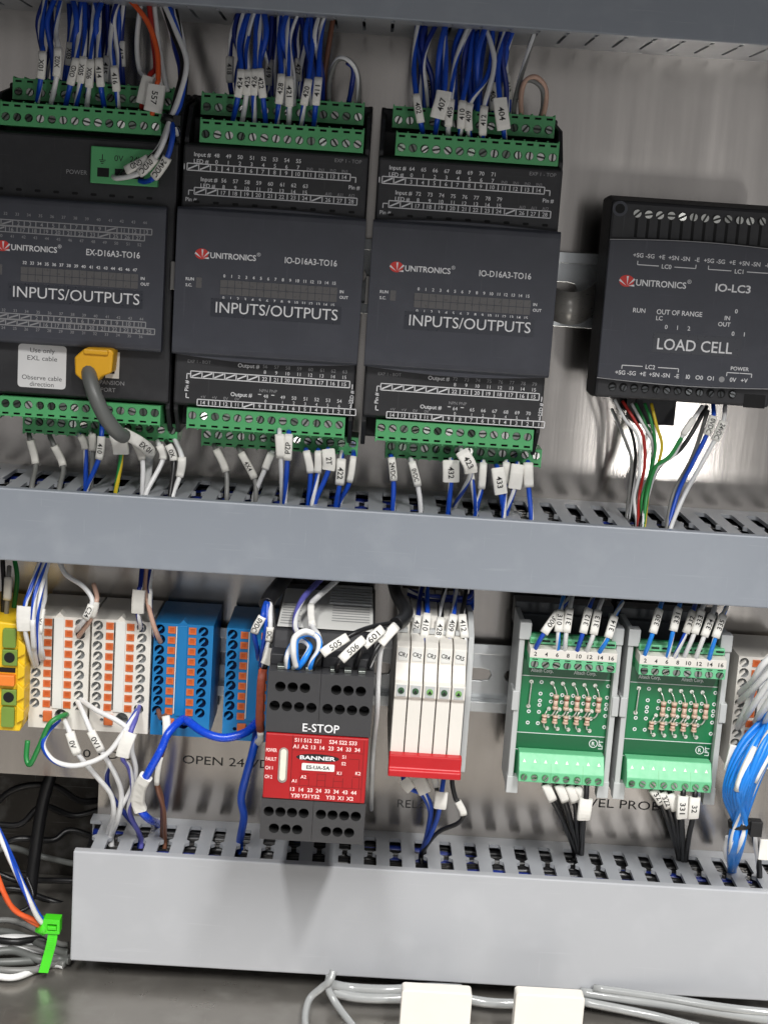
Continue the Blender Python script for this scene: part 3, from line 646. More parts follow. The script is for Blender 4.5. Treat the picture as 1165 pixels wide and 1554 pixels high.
# ------------------------------------------------------------------ push-in distribution blocks of the lower row
def dist_block(x0, body, hole, label, group, btn=ORANGE, w=28.3, topv=-68.0, top=BLACK, lean=0.0):
    t = root('distribution_block', (x0, topv, 0), label, 'terminal block', group); h = 54.6; n = 45.0
    q = MB()
    cols = ((0, 5.6, 3.0), (21.0, w-.35, 23.6))
    rows = 9; p = 4.95; v0 = -3.0
    xs = [0.35, 5.8, 20.4, w-.35]
    for (a, b, c) in ((.35, 5.8, 3.2), (20.8, w-.35, 23.4)):
        for r in range(rows):
            vc = v0-p*r
            q.cell(front(n), a, b, vc-p/2, vc+p/2, ('c', c+(.25 if r % 2 else -.1), vc, 2.3), 3.6, m=0, mi=1, seg=16)
        q.poly([(a, v0+p/2, n), (b, v0+p/2, n), (b, 0, n), (a, 0, n)])
    vb = v0-p*(rows-1)-p/2
    q.poly([(5.8, vb, n), (20.8, vb, n), (20.8, 0, n), (5.8, 0, n)])
    q.cell(front(n), .35, 11, -h, vb, ('c', 6.2, -49, .9), 2, mi=1); q.cell(front(n), 11, w-.35, -h, vb, ('c', 15.6, -47.9, 3.0), 8, mi=1, seg=20)
    a, b = .35, w-.35
    for P in ([(a, -h, 4), (a, -h, n), (a, 0, n), (a, 0, 4)], [(b, -h, n), (b, -h, 4), (b, 0, 4), (b, 0, n)], [(a, -h, 4), (b, -h, 4), (b, -h, n), (a, -h, n)], [(a, 0, 4), (b, 0, 4), (b, -h, 4), (a, -h, 4)]): q.poly(P)
    q.poly([(a, 0, n), (b, 0, n), (b, 0, 4), (a, 0, 4)])
    # lower feed-in throat runs out to the skirt
    q.build('body', [body, hole], t)
    q = MB()                                                    # ribs parting the wire holes give the scalloped edge
    for c in (3.2, 23.4):
        for r in range(rows):
            vc = v0-p*r-p/2+.3
            q.profn([(c-2.6, vc+.4), (c-2.0, vc-.5), (c+.9, vc+2.5), (c+.5, vc+3.4)], n-2.6, n+.05)
    q.build('wire_guide', body, t, kind='stuff')
    for c in (8.7, 18.3):
        for r in range(rows):
            q = MB(); q.cell(front(n+.45), -1.75, 1.75, -1.65, 1.65, ('r', 0, 0, .95, .95), .3, mi=1)
            for P in ([(-1.75, -1.65, n), (-1.75, -1.65, n+.45), (-1.75, 1.65, n+.45), (-1.75, 1.65, n)], [(1.75, -1.65, n+.45), (1.75, -1.65, n), (1.75, 1.65, n), (1.75, 1.65, n+.45)], [(-1.75, 1.65, n+.45), (1.75, 1.65, n+.45), (1.75, 1.65, n), (-1.75, 1.65, n)], [(-1.75, -1.65, n), (1.75, -1.65, n), (1.75, -1.65, n+.45), (-1.75, -1.65, n+.45)]): q.poly(P)
            q.build('push_button', [btn, mat('burnt_orange_plastic', (196, 88, 34), .5, 0, .08, 260)], t, loc=(c, v0-p*r, 0), key=('btn', btn.name))
    q = MB(); q.box(-2.1, 2.1, -2.6, 2.6, n-1, n+1.3); q.build('feed_button', btn, t, loc=(9.4, -48.6, 0), key=('fbtn', btn.name), bevel=.4)
    q = MB(); q.box(11.4, 16.0, -44.6, -.6, n-.5, n+.7); q.build('marker_strip', body if body is not WHITE else LABELW, t, bevel=.2)
    q = MB(); q.box(10.7, 11.15, -43.6, -1.2, n-.3, n+.4); q.build('strip_edge', PRK if body is WHITE else WHITE, t)
    q = MB(); q.profn([(11.8, -.1), (13.8, 2.0), (15.8, -.1)], n-6, n-.2); q.build('centre_mark', body, t)
    return t
G = 'push in distribution blocks on the lower rail'
dist_block(-152.2, WHITE, GREYP, 'white distribution block with orange buttons next to the yellow ground terminal', G)
dist_block(-123.6, WHITE, GREYP, 'white distribution block with orange buttons touching the blue block', G)
dist_block(-94.8, BLUEP, NAVYP, 'blue distribution block with orange buttons next to the white blocks', G)
dist_block(-61.0, BLUEP, NAVYP, 'blue distribution block half hidden behind the emergency stop relay', G, topv=-68.4)
dist_block(178.6, WHITE, GREYP, 'white distribution block at the right edge behind the blue wire bundle', G, topv=-66.6)
# ground terminal at the left edge
g = root('ground_terminal', (-176, -68, 0), 'yellow and green ground terminal cut off by the left edge', 'terminal block')
q = MB(); q.profn([(0, -53), (23, -53), (24.6, -46), (24.6, -14), (20.5, -1.5), (0, 0)], 4, 57); q.build('body', YELLOW, g, bevel=.8)
for va, vb in ((-12.5, -3.5), (-50.5, -41)):
    q = MB(); q.profn(rrect(14.6, 20.6, va, vb, .8, 3), 50, 59); q.build('green_insert', YGREEN, g, bevel=.5)
for va in (-17.2, -36.2):
    q = MB(); q.box(14.4, 21.4, va-4, va+3.6, 50, 58.4); fr_ = q.build('entry_frame', YGREEN, g, bevel=.4)
    q = MB(); q.cyl((17.8, va, 58.3), FN, 2.5, .25, 16); q.build('wire_entry', PITCHM, fr_)
q = MB(); q.box(10, 20.6, -30.4, -25.2, 52, 60.4); q.build('orange_lever', mat('lever_orange', (238, 132, 50), .4, 0, .05), g, bevel=.5)
q = MB(); q.box(10, 20.4, -24.6, -22.4, 52, 57.4); q.build('dark_slot', PITCHM, g)
for k in range(4):
    q = MB(); q.profn([(21.6, 0), (25.0, -3), (25.0, -7), (21.6, -9)], 48, 59); q.build('side_rib', YELLOW, g, loc=(0, -8-10.5*k, 0), key='grib', bevel=.4)

# ------------------------------------------------------------------ emergency stop safety relay
es = root('safety_relay', (-37, -96, 0), 'deep black emergency stop safety relay with red printed front', 'safety relay')
w = 45.0; V0 = 96.0
q = MB()
q.profx([(8, -46), (98, -46), (98, -42), (108, -30), (108, 4), (100, 27), (90, 36), (86, 40), (8, 42)][::-1], .4, w-.4); q.build('housing', BLACK, es, bevel=.8)
# upper and lower plug-in terminal strips: a left and a right half each, with screw wells
def strip(x0, v_lo, v_hi, rows, n_lo, n_hi, name='terminal_strip'):
    q = MB(); L = 22.3; d = Vector((0, v_hi-v_lo, n_hi-n_lo)); H = d.length; Vd = d.normalized(); Nn = Vector((1, 0, 0)).cross(Vd)
    org = Vector((0, v_lo, n_lo)); fr = (org, (1, 0, 0), Vd, Nn)
    for (a, b, xs) in rows:
        e = [0]+[(xs[i]+xs[i+1])/2 for i in range(len(xs)-1)]+[L]
        for i, x in enumerate(xs):
            q.cell(fr, e[i], e[i+1], a*H, b*H, ('c', x, (a+b)/2*H, 2.25), 7, mi=1, seg=18)
    r0 = min(r[0] for r in rows); r1 = max(r[1] for r in rows)
    for a, b in ((0, r0), (r1, 1)):
        if b-a > 1e-3: q.poly([org+Vd*a*H, org+Vector((L, 0, 0))+Vd*a*H, org+Vector((L, 0, 0))+Vd*b*H, org+Vd*b*H])
    nb = 86
    A = [(0, v_lo, n_lo), (0, v_hi, n_hi), (0, v_hi, nb), (0, v_lo, nb)]
    q.poly(A); q.poly([(L, v, n) for _, v, n in A][::-1])
    q.poly([(0, v_hi, n_hi), (L, v_hi, n_hi), (L, v_hi, nb), (0, v_hi, nb)]); q.poly([(0, v_lo, nb), (L, v_lo, nb), (L, v_lo, n_lo), (0, v_lo, n_lo)])
    return q.build(name, [mat('charcoal_strip_plastic', (58, 58, 60), .42, 0, .06, 90, .2, 4000), PITCHM], es, loc=(x0, 0, 0))
for side in (0, 1):
    x0 = .2+side*22.45
    off = 2.6 if side == 0 else 5.2
    s_ = strip(x0, 1.6, 28.6, [(.28, .59, [3.4+5.2*i for i in range(4)]), (.59, .92, [6+5.2*i-.6 for i in range(3)] if side == 0 else [6.6+5.2*i for i in range(3)])], 111.6, 112.4)
    for i in range(3):                                          # screw clamps on the ledge
        q = MB(); q.box(-1.6, 1.6, 28.6, 30.2, 104.5, 109.5); q.build('clamp', SCREWD, s_, loc=(5+6*i, 0, 0), key='clamp', bevel=.3)
    q = MB(); q.box(0, 22, 28.7, 33.5, 92, 103); q.build('ledge', BLACK, s_, bevel=.4)
    strip(x0, -47.4, -28.4, [(.49, .89, [3.4+5.0*i for i in range(4)]), (.07, .49, [6+5.0*i for i in range(3)])], 111.0, 112.0)
q = MB(); q.box(.6, w-.6, -28.0, 1.2, 104, 112.6); q.build('red_front', RED, es, bevel=.5)
q = MB(); n = 112.6; pr = n+.02
q.text('E-STOP', 3.7, (16.0, 4.6, 112.0), width=15.6, bold=.012); q.build('lettering', PRW, es)
q = MB()
for s, xs, v in ((('S11', 'S12', 'S21'), (14.5, 18.6, 22.7), -1.0), (('S34', 'S22', 'S33'), (29.4, 33.6, 37.8), -1.0), (('A1', 'A2', '13', '14', '23', '24', '33', '34'), [13.6+3.75*i for i in range(8)], -3.9),
                 (('13', '14', '23', '24', '33', '34', '43', '44'), [13.2+3.75*i for i in range(8)], -23.2), (('Y30', 'Y31', 'Y32'), (14.6, 18.8, 23), -26.0), (('Y33', 'X1', 'X2'), (29.6, 34, 38), -26.0)):
    for c, x in zip(s, xs): q.text(c, 1.75, (x, v, n), align='c', bold=.02)
for s, v in (('POWER', -6.2), ('FAULT', -10.2), ('CH 1', -14.2), ('CH 2', -18.2)): q.text(s, 1.6, (1.1, v, n), width=4.6 if len(s) > 4 else 3.2, bold=.02)
for s, x, v in (('S1', 34.4, -7.4), ('S2', 34.4, -10.4), ('K1', 32.8, -14.8), ('K2', 40.8, -14.4), ('A2', 17.6, -17.4), ('A1', 13.7, -19.4)): q.text(s, 1.5, (x, v, n), align='c', bold=.02)
q.build('front_print', PRP, es, kind='stuff')
q = MB()
q.line((12.2, 1.0, pr), (12.2, -27.6, pr), .35); q.line((12.2, -5.6, pr), (42.6, -5.6, pr), .25); q.line((12.2, -21.4, pr), (42.6, -21.4, pr), .25); q.line((42.6, .4, pr), (42.6, -27.6, pr), .3)
for x in (16, 20, 23.5, 27, 30.5, 34.5, 38.5): q.line((x, -21.4, pr), (x, -15.6 if int(x) % 2 else -17, pr), .28)
for a, b in ((16, 20), (23.5, 27), (30.5, 34.5)): q.line((a, -15.8, pr), (b, -15.8, pr), .28); q.line((a, -18.6, pr), (b, -18.6, pr), .22)
q.line((36.5, -8.2, pr), (41, -8.2, pr), .28); q.line((41, -8.2, pr), (41, -13, pr), .28); q.line((38.5, -16.2, pr), (41.5, -16.2, pr), .28); q.line((41.5, -16.2, pr), (41.5, -21.4, pr), .28)
q.build('wiring_diagram', DKRED, es, kind='stuff')
q = MB(); q.poly([(23.2+9.2*math.cos(t), -8.6+1.75*math.sin(t), n+.08) for t in [6.2832*i/28 for i in range(28)]]); pl = q.build('name_badge', PRK, es)
q = MB(); q.text('BANNER', 1.7, (15.6, -8.6, n+.1), width=15.2, bold=.03); q.build('lettering', PRW, pl)
q = MB(); q.profn(rrect(16.6, 30.6, -14.4, -11.2, .5, 3), n, n+.1); pl = q.build('model_badge', LABELW, es)
q = MB(); q.text('ES-UA-5A', 1.6, (18.6, -12.8, n+.1), width=10, bold=.02); q.build('lettering', PRK, pl)
q = MB(); q.profn(rrect(6.6, 10.6, -20.6, -4.8, 2.0, 6), n, n+.35); le = q.build('lens_surround', mat('grey_lens_ring', (150, 140, 134), .4), es, bevel=.15)
q = MB(); q.profn(rrect(7.3, 9.9, -19.6, -5.4, 1.3, 6), n+.3, n+.75); q.build('light_pipe', mat('clear_light_pipe', (226, 222, 206), .15, 0, .05, 200, coat=.6), le, bevel=.3)
q = MB(); q.profx([(20, 42.15), (84, 40.6), (84, 40.75), (20, 42.3)], 1.5, w-1.5); lb = q.build('top_label', LABELW, es)
q = MB()
for k_ in range(9):
    nn = 80-4.2*k_; vv = 40.85+(84-nn)*.0242
    q.poly([(2.4, vv, nn), (11 if k_ % 2 else 9, vv, nn), (11 if k_ % 2 else 9, vv+.04, nn-1.3), (2.4, vv+.04, nn-1.3)])
    if k_ > 1: q.poly([(25, vv, nn), (42, vv, nn), (42, vv+.04, nn-1.2), (25, vv+.04, nn-1.2)])
q.build('lettering', mat('grey_small_print', (150, 150, 152), .5), lb)
for k_ in range(7):
    nn = 44-5.2*k_; vv = 42.4+(44-nn)*.01
    q = MB(); q.box(23, 43, vv-.4, vv+.7, nn-1.5, nn+1.5); q.build('vent_rib', GREYP if k_ < 6 else LABELW, es, bevel=.3)

# ------------------------------------------------------------------ slim relays and their red bridge
for i in range(5):
    x0 = 17.6+6.35*i
    t = root('slim_relay', (x0, -96, 0), ['slim white plug in relay at the left end of the red bridge', 'second slim white relay from the left above the red bridge', 'slim white relay in the middle of the five', 'fourth slim white relay from the left above the red bridge', 'slim white relay at the right end of the red bridge'][i], 'relay', 'slim white relays')
    q = MB()
    q.profx([(8, -24), (82, -24), (85, -22), (85, 11), (86.5, 12.5), (86.5, 18.6), (84, 19.4), (79, 26), (79, 33.5), (75, 35), (64, 36.5), (58, 43), (40, 45), (8, 43)][::-1], .12, 5.95); q.build('case', WHITE, t, bevel=.35)
    q = MB(); q.profx([(79.0, 27.2), (79.3, 27.2), (79.3, 33), (79.0, 33)], .9, 5.2); lp = q.build('marker_plate', LABELW, t)
    q = MB(); q.text(('CR1', 'CR2', 'CR3', 'CR4', 'CR5')[i], 2.0, (3.0, 30.0, 79.3), align='c', U=(.96, -.26, 0), V=(.26, .96, 0), width=3.9, bold=.02); q.build('lettering', PRK, lp)
    q = MB(); q.box(.9, 5.2, 12.9, 18.2, 86.4, 86.8); ft = q.build('indicator_plate', GREYP, t, bevel=.15)
    q = MB(); q.cyl((3.0, 15.6, 86.7), FN, 1.45, .5, 14); q.build('lens', GREENLED if i in (2, 4) else mat('dark_green_lens', (60, 96, 66), .25, 0, .05, coat=.4), ft)
    q = MB(); q.poly([(2.0, 14.6, 87.22), (4.0, 14.6, 87.22), (3.0, 16.4, 87.22)]); q.build('arrow_print', PRK, ft)
    q = MB(); q.box(1.0, 5.0, 36.5, 38.4, 62.5, 66.6); q.build('clamp', GREYP, t, bevel=.2)
    q = MB(); q.line((2.4, -17.4, 85.05), (3.6, -18.2, 85.05), .35); q.build('tick_mark', PRG, t)
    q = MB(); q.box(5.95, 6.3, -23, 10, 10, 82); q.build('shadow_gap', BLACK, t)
br = root('end_bracket', (50.2, -96, 0), 'slim grey end bracket at the right side of the white relays', 'bracket')
q = MB(); q.profx([(4, -30), (60, -30), (72, -26), (72, 10), (66, 36), (50, 44), (4, 40)][::-1], 0, 2.6); q.build('plate', GREYP, br, bevel=.3)
q = MB(); q.cyl((2.5, 30, 58), FX, 1.6, .3, 12); q.build('screw_hole', PITCHM, br)
bb = root('bridge_bar', (33, -114.6, 0), 'red plug in bridge bar across the five white relays', 'bridge bar')
q = MB(); q.profx([(84.9, 5.4), (89, 5.0), (89, -.6), (90.5, -1.8), (90.5, -4.6), (84.9, -5.0)][::-1], -15.7, 16.6); q.build('bar', REDP, bb, bevel=.5)

# ------------------------------------------------------------------ circuit board modules
def pcb_module(x0, topv, label):
    t = root('circuit_board_module', (x0, topv, 0), label, 'circuit board', 'circuit board modules on the lower rail')
    w, h = 47.8, 82.0
    q = MB()
    for x in (0, w-2.6):
        q = MB(); q.profx([(20, 0), (50, 0), (50, -h+6), (46, -h), (20, -h)][::-1], 0, 2.6); q.build('side_rail', GREYP, t, bevel=.4, loc=(x, 0, 0), key='prail')
    q = MB(); q.box(2.7, w-2.7, -h+3, -2, 20, 24); q.box(0.2, w-.2, -9, 3.2, 8, 20); q.build('rail_foot', mat('dark_grey_foot', (70, 72, 76), .5, 0, .06), t, bevel=.4)
    for x in (-.3, w-5.2):
        q = MB(); q.box(0, 5.5, -7.5, .6, 44, 51); q.build('end_cap', GREYP, t, loc=(x, 0, 0), key='pcap', bevel=.4)
        q = MB(); q.box(0, 5.5, -h-.8, -h+7.5, 44, 50.5); q.build('end_cap', GREYP, t, loc=(x, 0, 0), key='pcap2', bevel=.4)
    for x in (-1.1, w-2.1):
        q = MB(); q.box(0, 3.2, -42, -32.5, 38, 51); q.build('board_clip', GREYP, t, loc=(x, 0, 0), key='pclip', bevel=.4)
    n = 45.5
    q = MB(); q.box(2.8, w-2.8, -h+7, -5.4, n-1.6, n); bd = q.build('board', PCB, t)
    for va, vb in ((-25.9, -16.5), (-62.1, -54.5)):
        q = MB(); q.box(2.85, w-2.85, va, vb, n, n+.06); q.build('copper_area', PCBD, bd)
    q = MB()
    for v in (-6.6, -26.2, -54.1, -62.5): q.line((2.9, v, n+.1), (w-2.9, v, n+.1), .35)
    for s, x in (('Altech Corp.', 12.4), ('Altech Corp.', 32.6)): q.text(s, 1.8, (x, -23.3, n+.05), align='c', width=10.5, bold=.02)
    k_ = 20
    for i in range(k_):
        a, b = 6.2832*i/k_, 6.2832*(i+1)/k_; q.line((39.6+1.9*math.cos(a), -57.6+1.9*math.sin(a), n+.1), (39.6+1.9*math.cos(b), -57.6+1.9*math.sin(b), n+.1), .4)
    q.text('R', 1.9, (39.6, -57.6, n), align='c', lift=.1, bold=.02)
    q.text('LPT', 2.1, (43.0, -58.0, n), U=(0, 1, 0), V=(-1, 0, 0), align='c', lift=.1, bold=.02)
    q.build('silk_print', PRW, bd, kind='stuff')
    # upper terminal: eight poles with a white number strip
    a0, a1 = 4.0, 44.6
    tb = terminal(t, 4.6, -18.8, -14.0, 46, 57.5, 8, 5.0, True, MINT, sm=SCREWD)
    q = MB(); q.profx([(45.6, -14.0), (57.5, -14.0), (57.5, -9.8), (45.6, -8.4)][::-1], 4.5, 44.7); ns = q.build('number_strip', WHITE, t, bevel=.2)
    q = MB()
    for i in range(8): q.text(str(2+2*i), 1.9, (7.1+5*i, -12.0, 57.5), align='c', width=1.3 if i < 4 else 2.4, bold=.02)
    q.build('lettering', PRK, ns)
    q = MB(); q.box(4.7, 44.5, -8.6, -5.6, 45.6, 53); q.build('clamp_row', MINT, t, bevel=.4)
    for i in range(8):
        q = MB(); q.box(-1.8, 1.8, -7.4, -6.6, 52.9, 53.3); q.build('wire_slot', PITCHM if i % 3 else GREEN, t, loc=(7.1+5*i, 0, 0), key=('pslot', i % 3 > 0))
    # lower terminal
    q = MB(); q.profx([(45.6, -61.6), (52, -61.6), (57, -69.4), (57, -74.4), (45.6, -74.4)], 4.2, 44.2); tl = q.build('lower_terminal', MINT, t, bevel=.3)
    sl = Vector((0, -7.8, 5)).normalized()
    q = MB()
    for i in range(8):
        c = Vector((6.7+5*i, -64.9, 54.12+.12)); q.poly([c+Vector((-.75, 0, 0))+sl*.8, c+Vector((.75, 0, 0))+sl*.8, c-sl*.9])
    q.build('arrow_mark', WHITE, tl)
    for i in range(8):
        q = MB(); q.cyl((0, 0, 56.95), FN, 1.75, .12, 14); q.build('screw_well', GREEN, tl, loc=(6.7+5*i, -71.9, 0), key='pwell')
        screw(tl, (6.7+5*i, -71.9, 56.6), 1.45, SCREWD)
    for x in (19.2, 34.2):
        q = MB(); q.profx([(52, -61.7), (57.06, -69.4), (57.06, -74), (52, -74)], x-.12, x+.12); q.build('joint', GREEN, tl)
    # pads, wire link and two rows of five resistors
    q = MB(); mv = lambda v: -29 + (v+25.5)*.817
    def ring(x, v, r0=.45, r1=.95):
        x += 1; v = mv(v)
        for i in range(10):
            a, b = 6.2832*i/10, 6.2832*(i+1)/10
            q.poly([(x+r1*math.cos(a), v+r1*math.sin(a), n+.09), (x+r1*math.cos(b), v+r1*math.sin(b), n+.09), (x+r0*math.cos(b), v+r0*math.sin(b), n+.09), (x+r0*math.cos(a), v+r0*math.sin(a), n+.09)])
    for x in (11.6, 43.0):
        for v in (-25.5, -32.4, -36.6, -39.2, -43.4, -50.2): ring(x, v)
    for x in (6.8,):
        for v in (-43.4, -50.2): ring(x, v)
    for i in range(5):
        for v in (-32.5, -36.8): ring(16.8+5.1*i, v)
    q.build('solder_pad', MATS['white_print'], bd, kind='stuff')
    q = MB(); q.tube(spline([(7.8, -29.2, n), (7.8, -29.6, n+1.2), (7.6, -34, n+1.6), (7.4, -40.2, n+1.3), (7.4, -41, n)]), .38, 6)
    q.cyl((7.8, -29, n), FN, 1.0, .5, 10); q.cyl((7.4, -41, n), FN, 1.0, .5, 10); q.build('wire_link', SOLDER, bd)
    for i in range(5):
        x = 17.6+5.05*i
        for row, (P, c) in enumerate((([(0, -25.5), (1.3, -28.2), (2.2, -31.5), (2.4, -36.8), (2.2, -41.2), (1.0, -44.0), (-.6, -45.4)], 3), ([(-.5, -41.0), (-1.7, -42.2), (-2.4, -44.4), (-2.5, -49.4), (-2.0, -51.6), (-.6, -52.8)], 2))):
            q = MB(); pts = [(a, mv(b)+25, 1.9 if 0 < k < len(P)-1 else .1) for k, (a, b) in enumerate(P)]
            q.tube(spline(pts), .36, 6)
            a, b = Vector(pts[c-(0 if row == 0 else 0)]), None
            m0 = Vector(pts[2]); m1 = Vector(pts[4 if row == 0 else 3]); d = m1-m0; m0 = m0+d*(.06); d = d*(.88 if row == 0 else .9); m0 = Vector(pts[2]) if row else m0
            L = d.length; ax = d.normalized()
            for j, (f0, f1, r, m) in enumerate(((0, .22, 1.35, 1), (.22, .34, 1.16, 2), (.34, .78, 1.1, 1), (.78, 1, 1.35, 1))): q.cyl(m0+ax*L*f0, ax, r, L*(f1-f0), 10, m)
            for e in (pts[0], pts[-1]): q.cyl((e[0], e[1], 0), FN, .95, .6, 10, 0)
            q.build('resistor', [SOLDER, TAN, BROWNB], bd, loc=(x, -25, n), key=('res', row))
    return t
pcb_module(75.0, -56.0, 'green circuit board module with resistors next to the white relays')
pcb_module(125.6, -56.0, 'green circuit board module with resistors next to the blue wire bundle')

# ------------------------------------------------------------------ wires
def on_level(px, py, v):                                       # the point on the level plane at height v seen at a photo pixel
    a = (px - W_PX/2)/F_PX; b = -(py - H_PX/2)/F_PX
    d = _fw + _R*a + _U*b
    return CAM + d*((v-CAM.y)/d.y)
VIEW = Vector((0.0, 0.19, 0.98))
UDUCT, LDUCT = -4.6, -181.8
def path(P):
    out = []
    for p in P:
        if p == 'duct_u' or p == 'duct_l':
            q = out[-1]; out.append(Vector((q.x, q.y-7, q.z-1))); out.append(Vector((q.x, q.y-22, q.z-4)))
        elif len(p) == 4: out.append(on_level(p[0], p[1], p[3]))
        else: out.append(at(*p))
    return out
def wire(P, col, label, group=None, r=1.15, marks=(), name='wire', cat='wire', seg=8, twist=70.0, sub=7):
    C = spline(path(P), sub); o = C[0].copy(); ma, mb_ = WIRE[col]
    q = MB(o); q.tube(C, r, seg, stripe=random.randrange(8) if mb_ else None, twist=twist)
    ob = q.build(name, [ma] + ([MATS[mb_]] if mb_ else [])); ob.location = B(o); tag(ob, label, cat, group)
    L = [0.0]
    for i in range(1, len(C)): L.append(L[-1]+(C[i]-C[i-1]).length)
    def pos(t):
        t = max(0, min(1, t))*L[-1]
        for i in range(1, len(C)):
            if L[i] >= t: f = (t-L[i-1])/max(1e-9, L[i]-L[i-1]); return C[i-1].lerp(C[i], f)
        return C[-1]
    if len(label.split()) > 16: print('LONG', label)
    for mk in marks:
        t0, t1, txt = mk[:3]; hw = mk[3] if len(mk) > 3 else r+.75; mcol = mk[4] if len(mk) > 4 else PAPER
        flip = mk[5] if len(mk) > 5 else False
        ht = max(r+.3, .6) if hw < 2.4 else r+.2
        S = [pos(t0+(t1-t0)*k/6) for k in range(7)]; q = MB(o); rings = []; fr = []
        for i, c in enumerate(S):
            T = (S[min(i+1, 6)]-S[max(i-1, 0)]).normalized(); Wd = T.cross(VIEW).normalized(); Nd = Wd.cross(T).normalized(); fr.append((c, T, Wd, Nd))
            pw = .45 if hw < 2.4 else .28
            ring = []
            for k in range(14):
                a = 2*math.pi*k/14; ca, sa = math.cos(a), math.sin(a)
                ring.append(q.vert(c + Wd*(hw*math.copysign(abs(ca)**pw, ca)) + Nd*(ht*math.copysign(abs(sa)**.7, sa))))
            rings.append(ring)
        for i in range(6):
            for k in range(14): q.face((rings[i][k], rings[i][(k+1) % 14], rings[i+1][(k+1) % 14], rings[i+1][k]), 0, hw < 2.4)
        q.face(rings[0][::-1]); q.face(rings[-1])
        me = q.build('marker_sleeve', mcol, ob)
        if txt:
            c, T, Wd, Nd = fr[3]; Lm = (S[6]-S[0]).length
            q = MB(o); U, Vv = (T, -Wd) if not flip else (-T, Wd)
            if U.cross(Vv).dot(Nd) < 0: Vv = -Vv
            sz = min(2.6, hw*1.25); q.text(txt, sz, c+Nd*ht, U=U, V=Vv, align='c', width=min(Lm*.8, len(txt)*sz*.72), bold=.012, lift=.08)
            q.build('lettering', PRK, me)
    return ob

def run(specs, where, group, r=1.15):                           # a row of wires told apart by their order and marker
    kinds = {'bw': 'blue and white wire', 'bb': 'bright blue striped wire', 'bp': 'bright blue wire', 'wb': 'white wire with blue stripe', 'w': 'white wire', 'b': 'blue wire', 'nv': 'dark blue wire', 'k': 'black wire', 'kw': 'black and white wire', 'g': 'grey wire', 'gw': 'grey and white wire', 'o': 'orange wire', 'r': 'red wire', 'gn': 'green wire', 'gy': 'green and yellow wire', 'y': 'yellow wire', 'br': 'brown wire', 'pk': 'pinkish wire', 'vi': 'violet wire', 'cb': 'cobalt wire'}
    for i, (col, P, marks) in enumerate(specs):
        mtxt = next((m[2] for m in marks if m[2]), None)
        lab = kinds[col] + (' with marker ' + mtxt if mtxt else ' with blank sleeve' if marks else '') + ', ' + ORD[i] + ' from left ' + where
        wire(P, col, lab, group, r, marks)

TOPN = 40
def topw(xt, yt, mid, mk0, mk1, end, n_end=53, n_mk=60, n_mid=52):     # from the top duct down into a terminal
    return [(xt, yt, TOPN), (*mid, n_mid), (*mk0, n_mk), (*mk1, n_mk), (*end, n_end), (end[0]-.5, end[1]+14, n_end)]
def rear(xt, yt, mid, mk0, mk1, end): return topw(xt, yt, mid, mk0, mk1, end, 37, 42, 42)
def mkr(a, b, t, *rest): return (a, b, t) + rest
def frac(P, a, b):                                             # marker between control points a and b, as fractions of the length
    C = path(P); d = [0]
    for i in range(1, len(C)): d.append(d[-1]+(C[i]-C[i-1]).length)
    return d[a]/d[-1], d[b]/d[-1]
def S(col, P, txt='', a=2, b=3, hw=None, m=None, flip=False):
    f0, f1 = frac(P, a, b); mk = [f0, f1, txt]
    mk += [hw if hw else 1.75, m or PAPER, flip]
    return (col, P, [tuple(mk)])
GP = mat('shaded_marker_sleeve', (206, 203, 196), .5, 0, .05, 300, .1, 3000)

# above the adapter
run([S('bw', topw(70, -14, (63, 55), (65, 78), (62, 118), (57, 152)), 'X01'),
     S('wb', topw(94, -14, (85, 45), (88, 72), (86, 115), (78, 155)), 'X02', flip=True),
     S('bw', rear(118, -14, (112, 30), (108, 64), (104, 98), (100, 132)), 'X03'),
     S('bw', topw(124, -14, (120, 50), (116, 88), (107, 127), (100, 158)), 'OXD', flip=True),
     S('bw', topw(128, -14, (129, 50), (127, 86), (122, 124), (116, 158)), 'X05'),
     S('wb', topw(146, -14, (140, 50), (138, 90), (135, 131), (132, 160)), 'X06'),
     S('bw', topw(151, -14, (150, 50), (150, 88), (153, 130), (158, 162)), '414'),
     S('nv', rear(162, -14, (164, 50), (163, 84), (159, 122), (158, 142)), '415'),
     S('wb', topw(178, -14, (168, 60), (173, 100), (177, 137), (180, 168)), '416'),
     S('nv', rear(188, -14, (186, 30), (184, 62), (185, 100), (188, 140)), '417')], 'above the adapter', 'wires entering the top of the modules')
for i, (xa, xb, c) in enumerate(((76, 70, 'nv'), (104, 98, 'b'), (133, 126, 'b'), (156, 146, 'nv'), (170, 168, 'nv'))):
    wire([(xa, -14, 34), (xa+2, 50, 36), (xb, 120, 38), (xb, 150, 37)], c, 'unmarked dark blue wire, '+ORD[i]+' from left behind the markers above the adapter', 'wires entering the top of the modules')
run([S('o', [(186, -14, 46), (222, 30, 52), (238, 75, 56), (240, 118, 60), (238, 128, 61), (232, 168, 62), (228, 176, 58)], '557', 4, 5, 4.0),
     S('r', [(224, -14, 44), (231, 50, 48), (236, 100, 52), (226, 116, 56), (216, 156, 57), (214, 168, 50)], '', 3, 4, 2.8),
     ('w', [(216, -14, 42), (208, 60, 44), (212, 105, 46), (224, 122, 50), (226, 165, 46)], []),
     ('w', [(232, -14, 42), (240, 60, 48), (248, 110, 54), (254, 138, 56)], [])], 'hanging right above the adapter', 'loose wires between the adapter and the middle module')
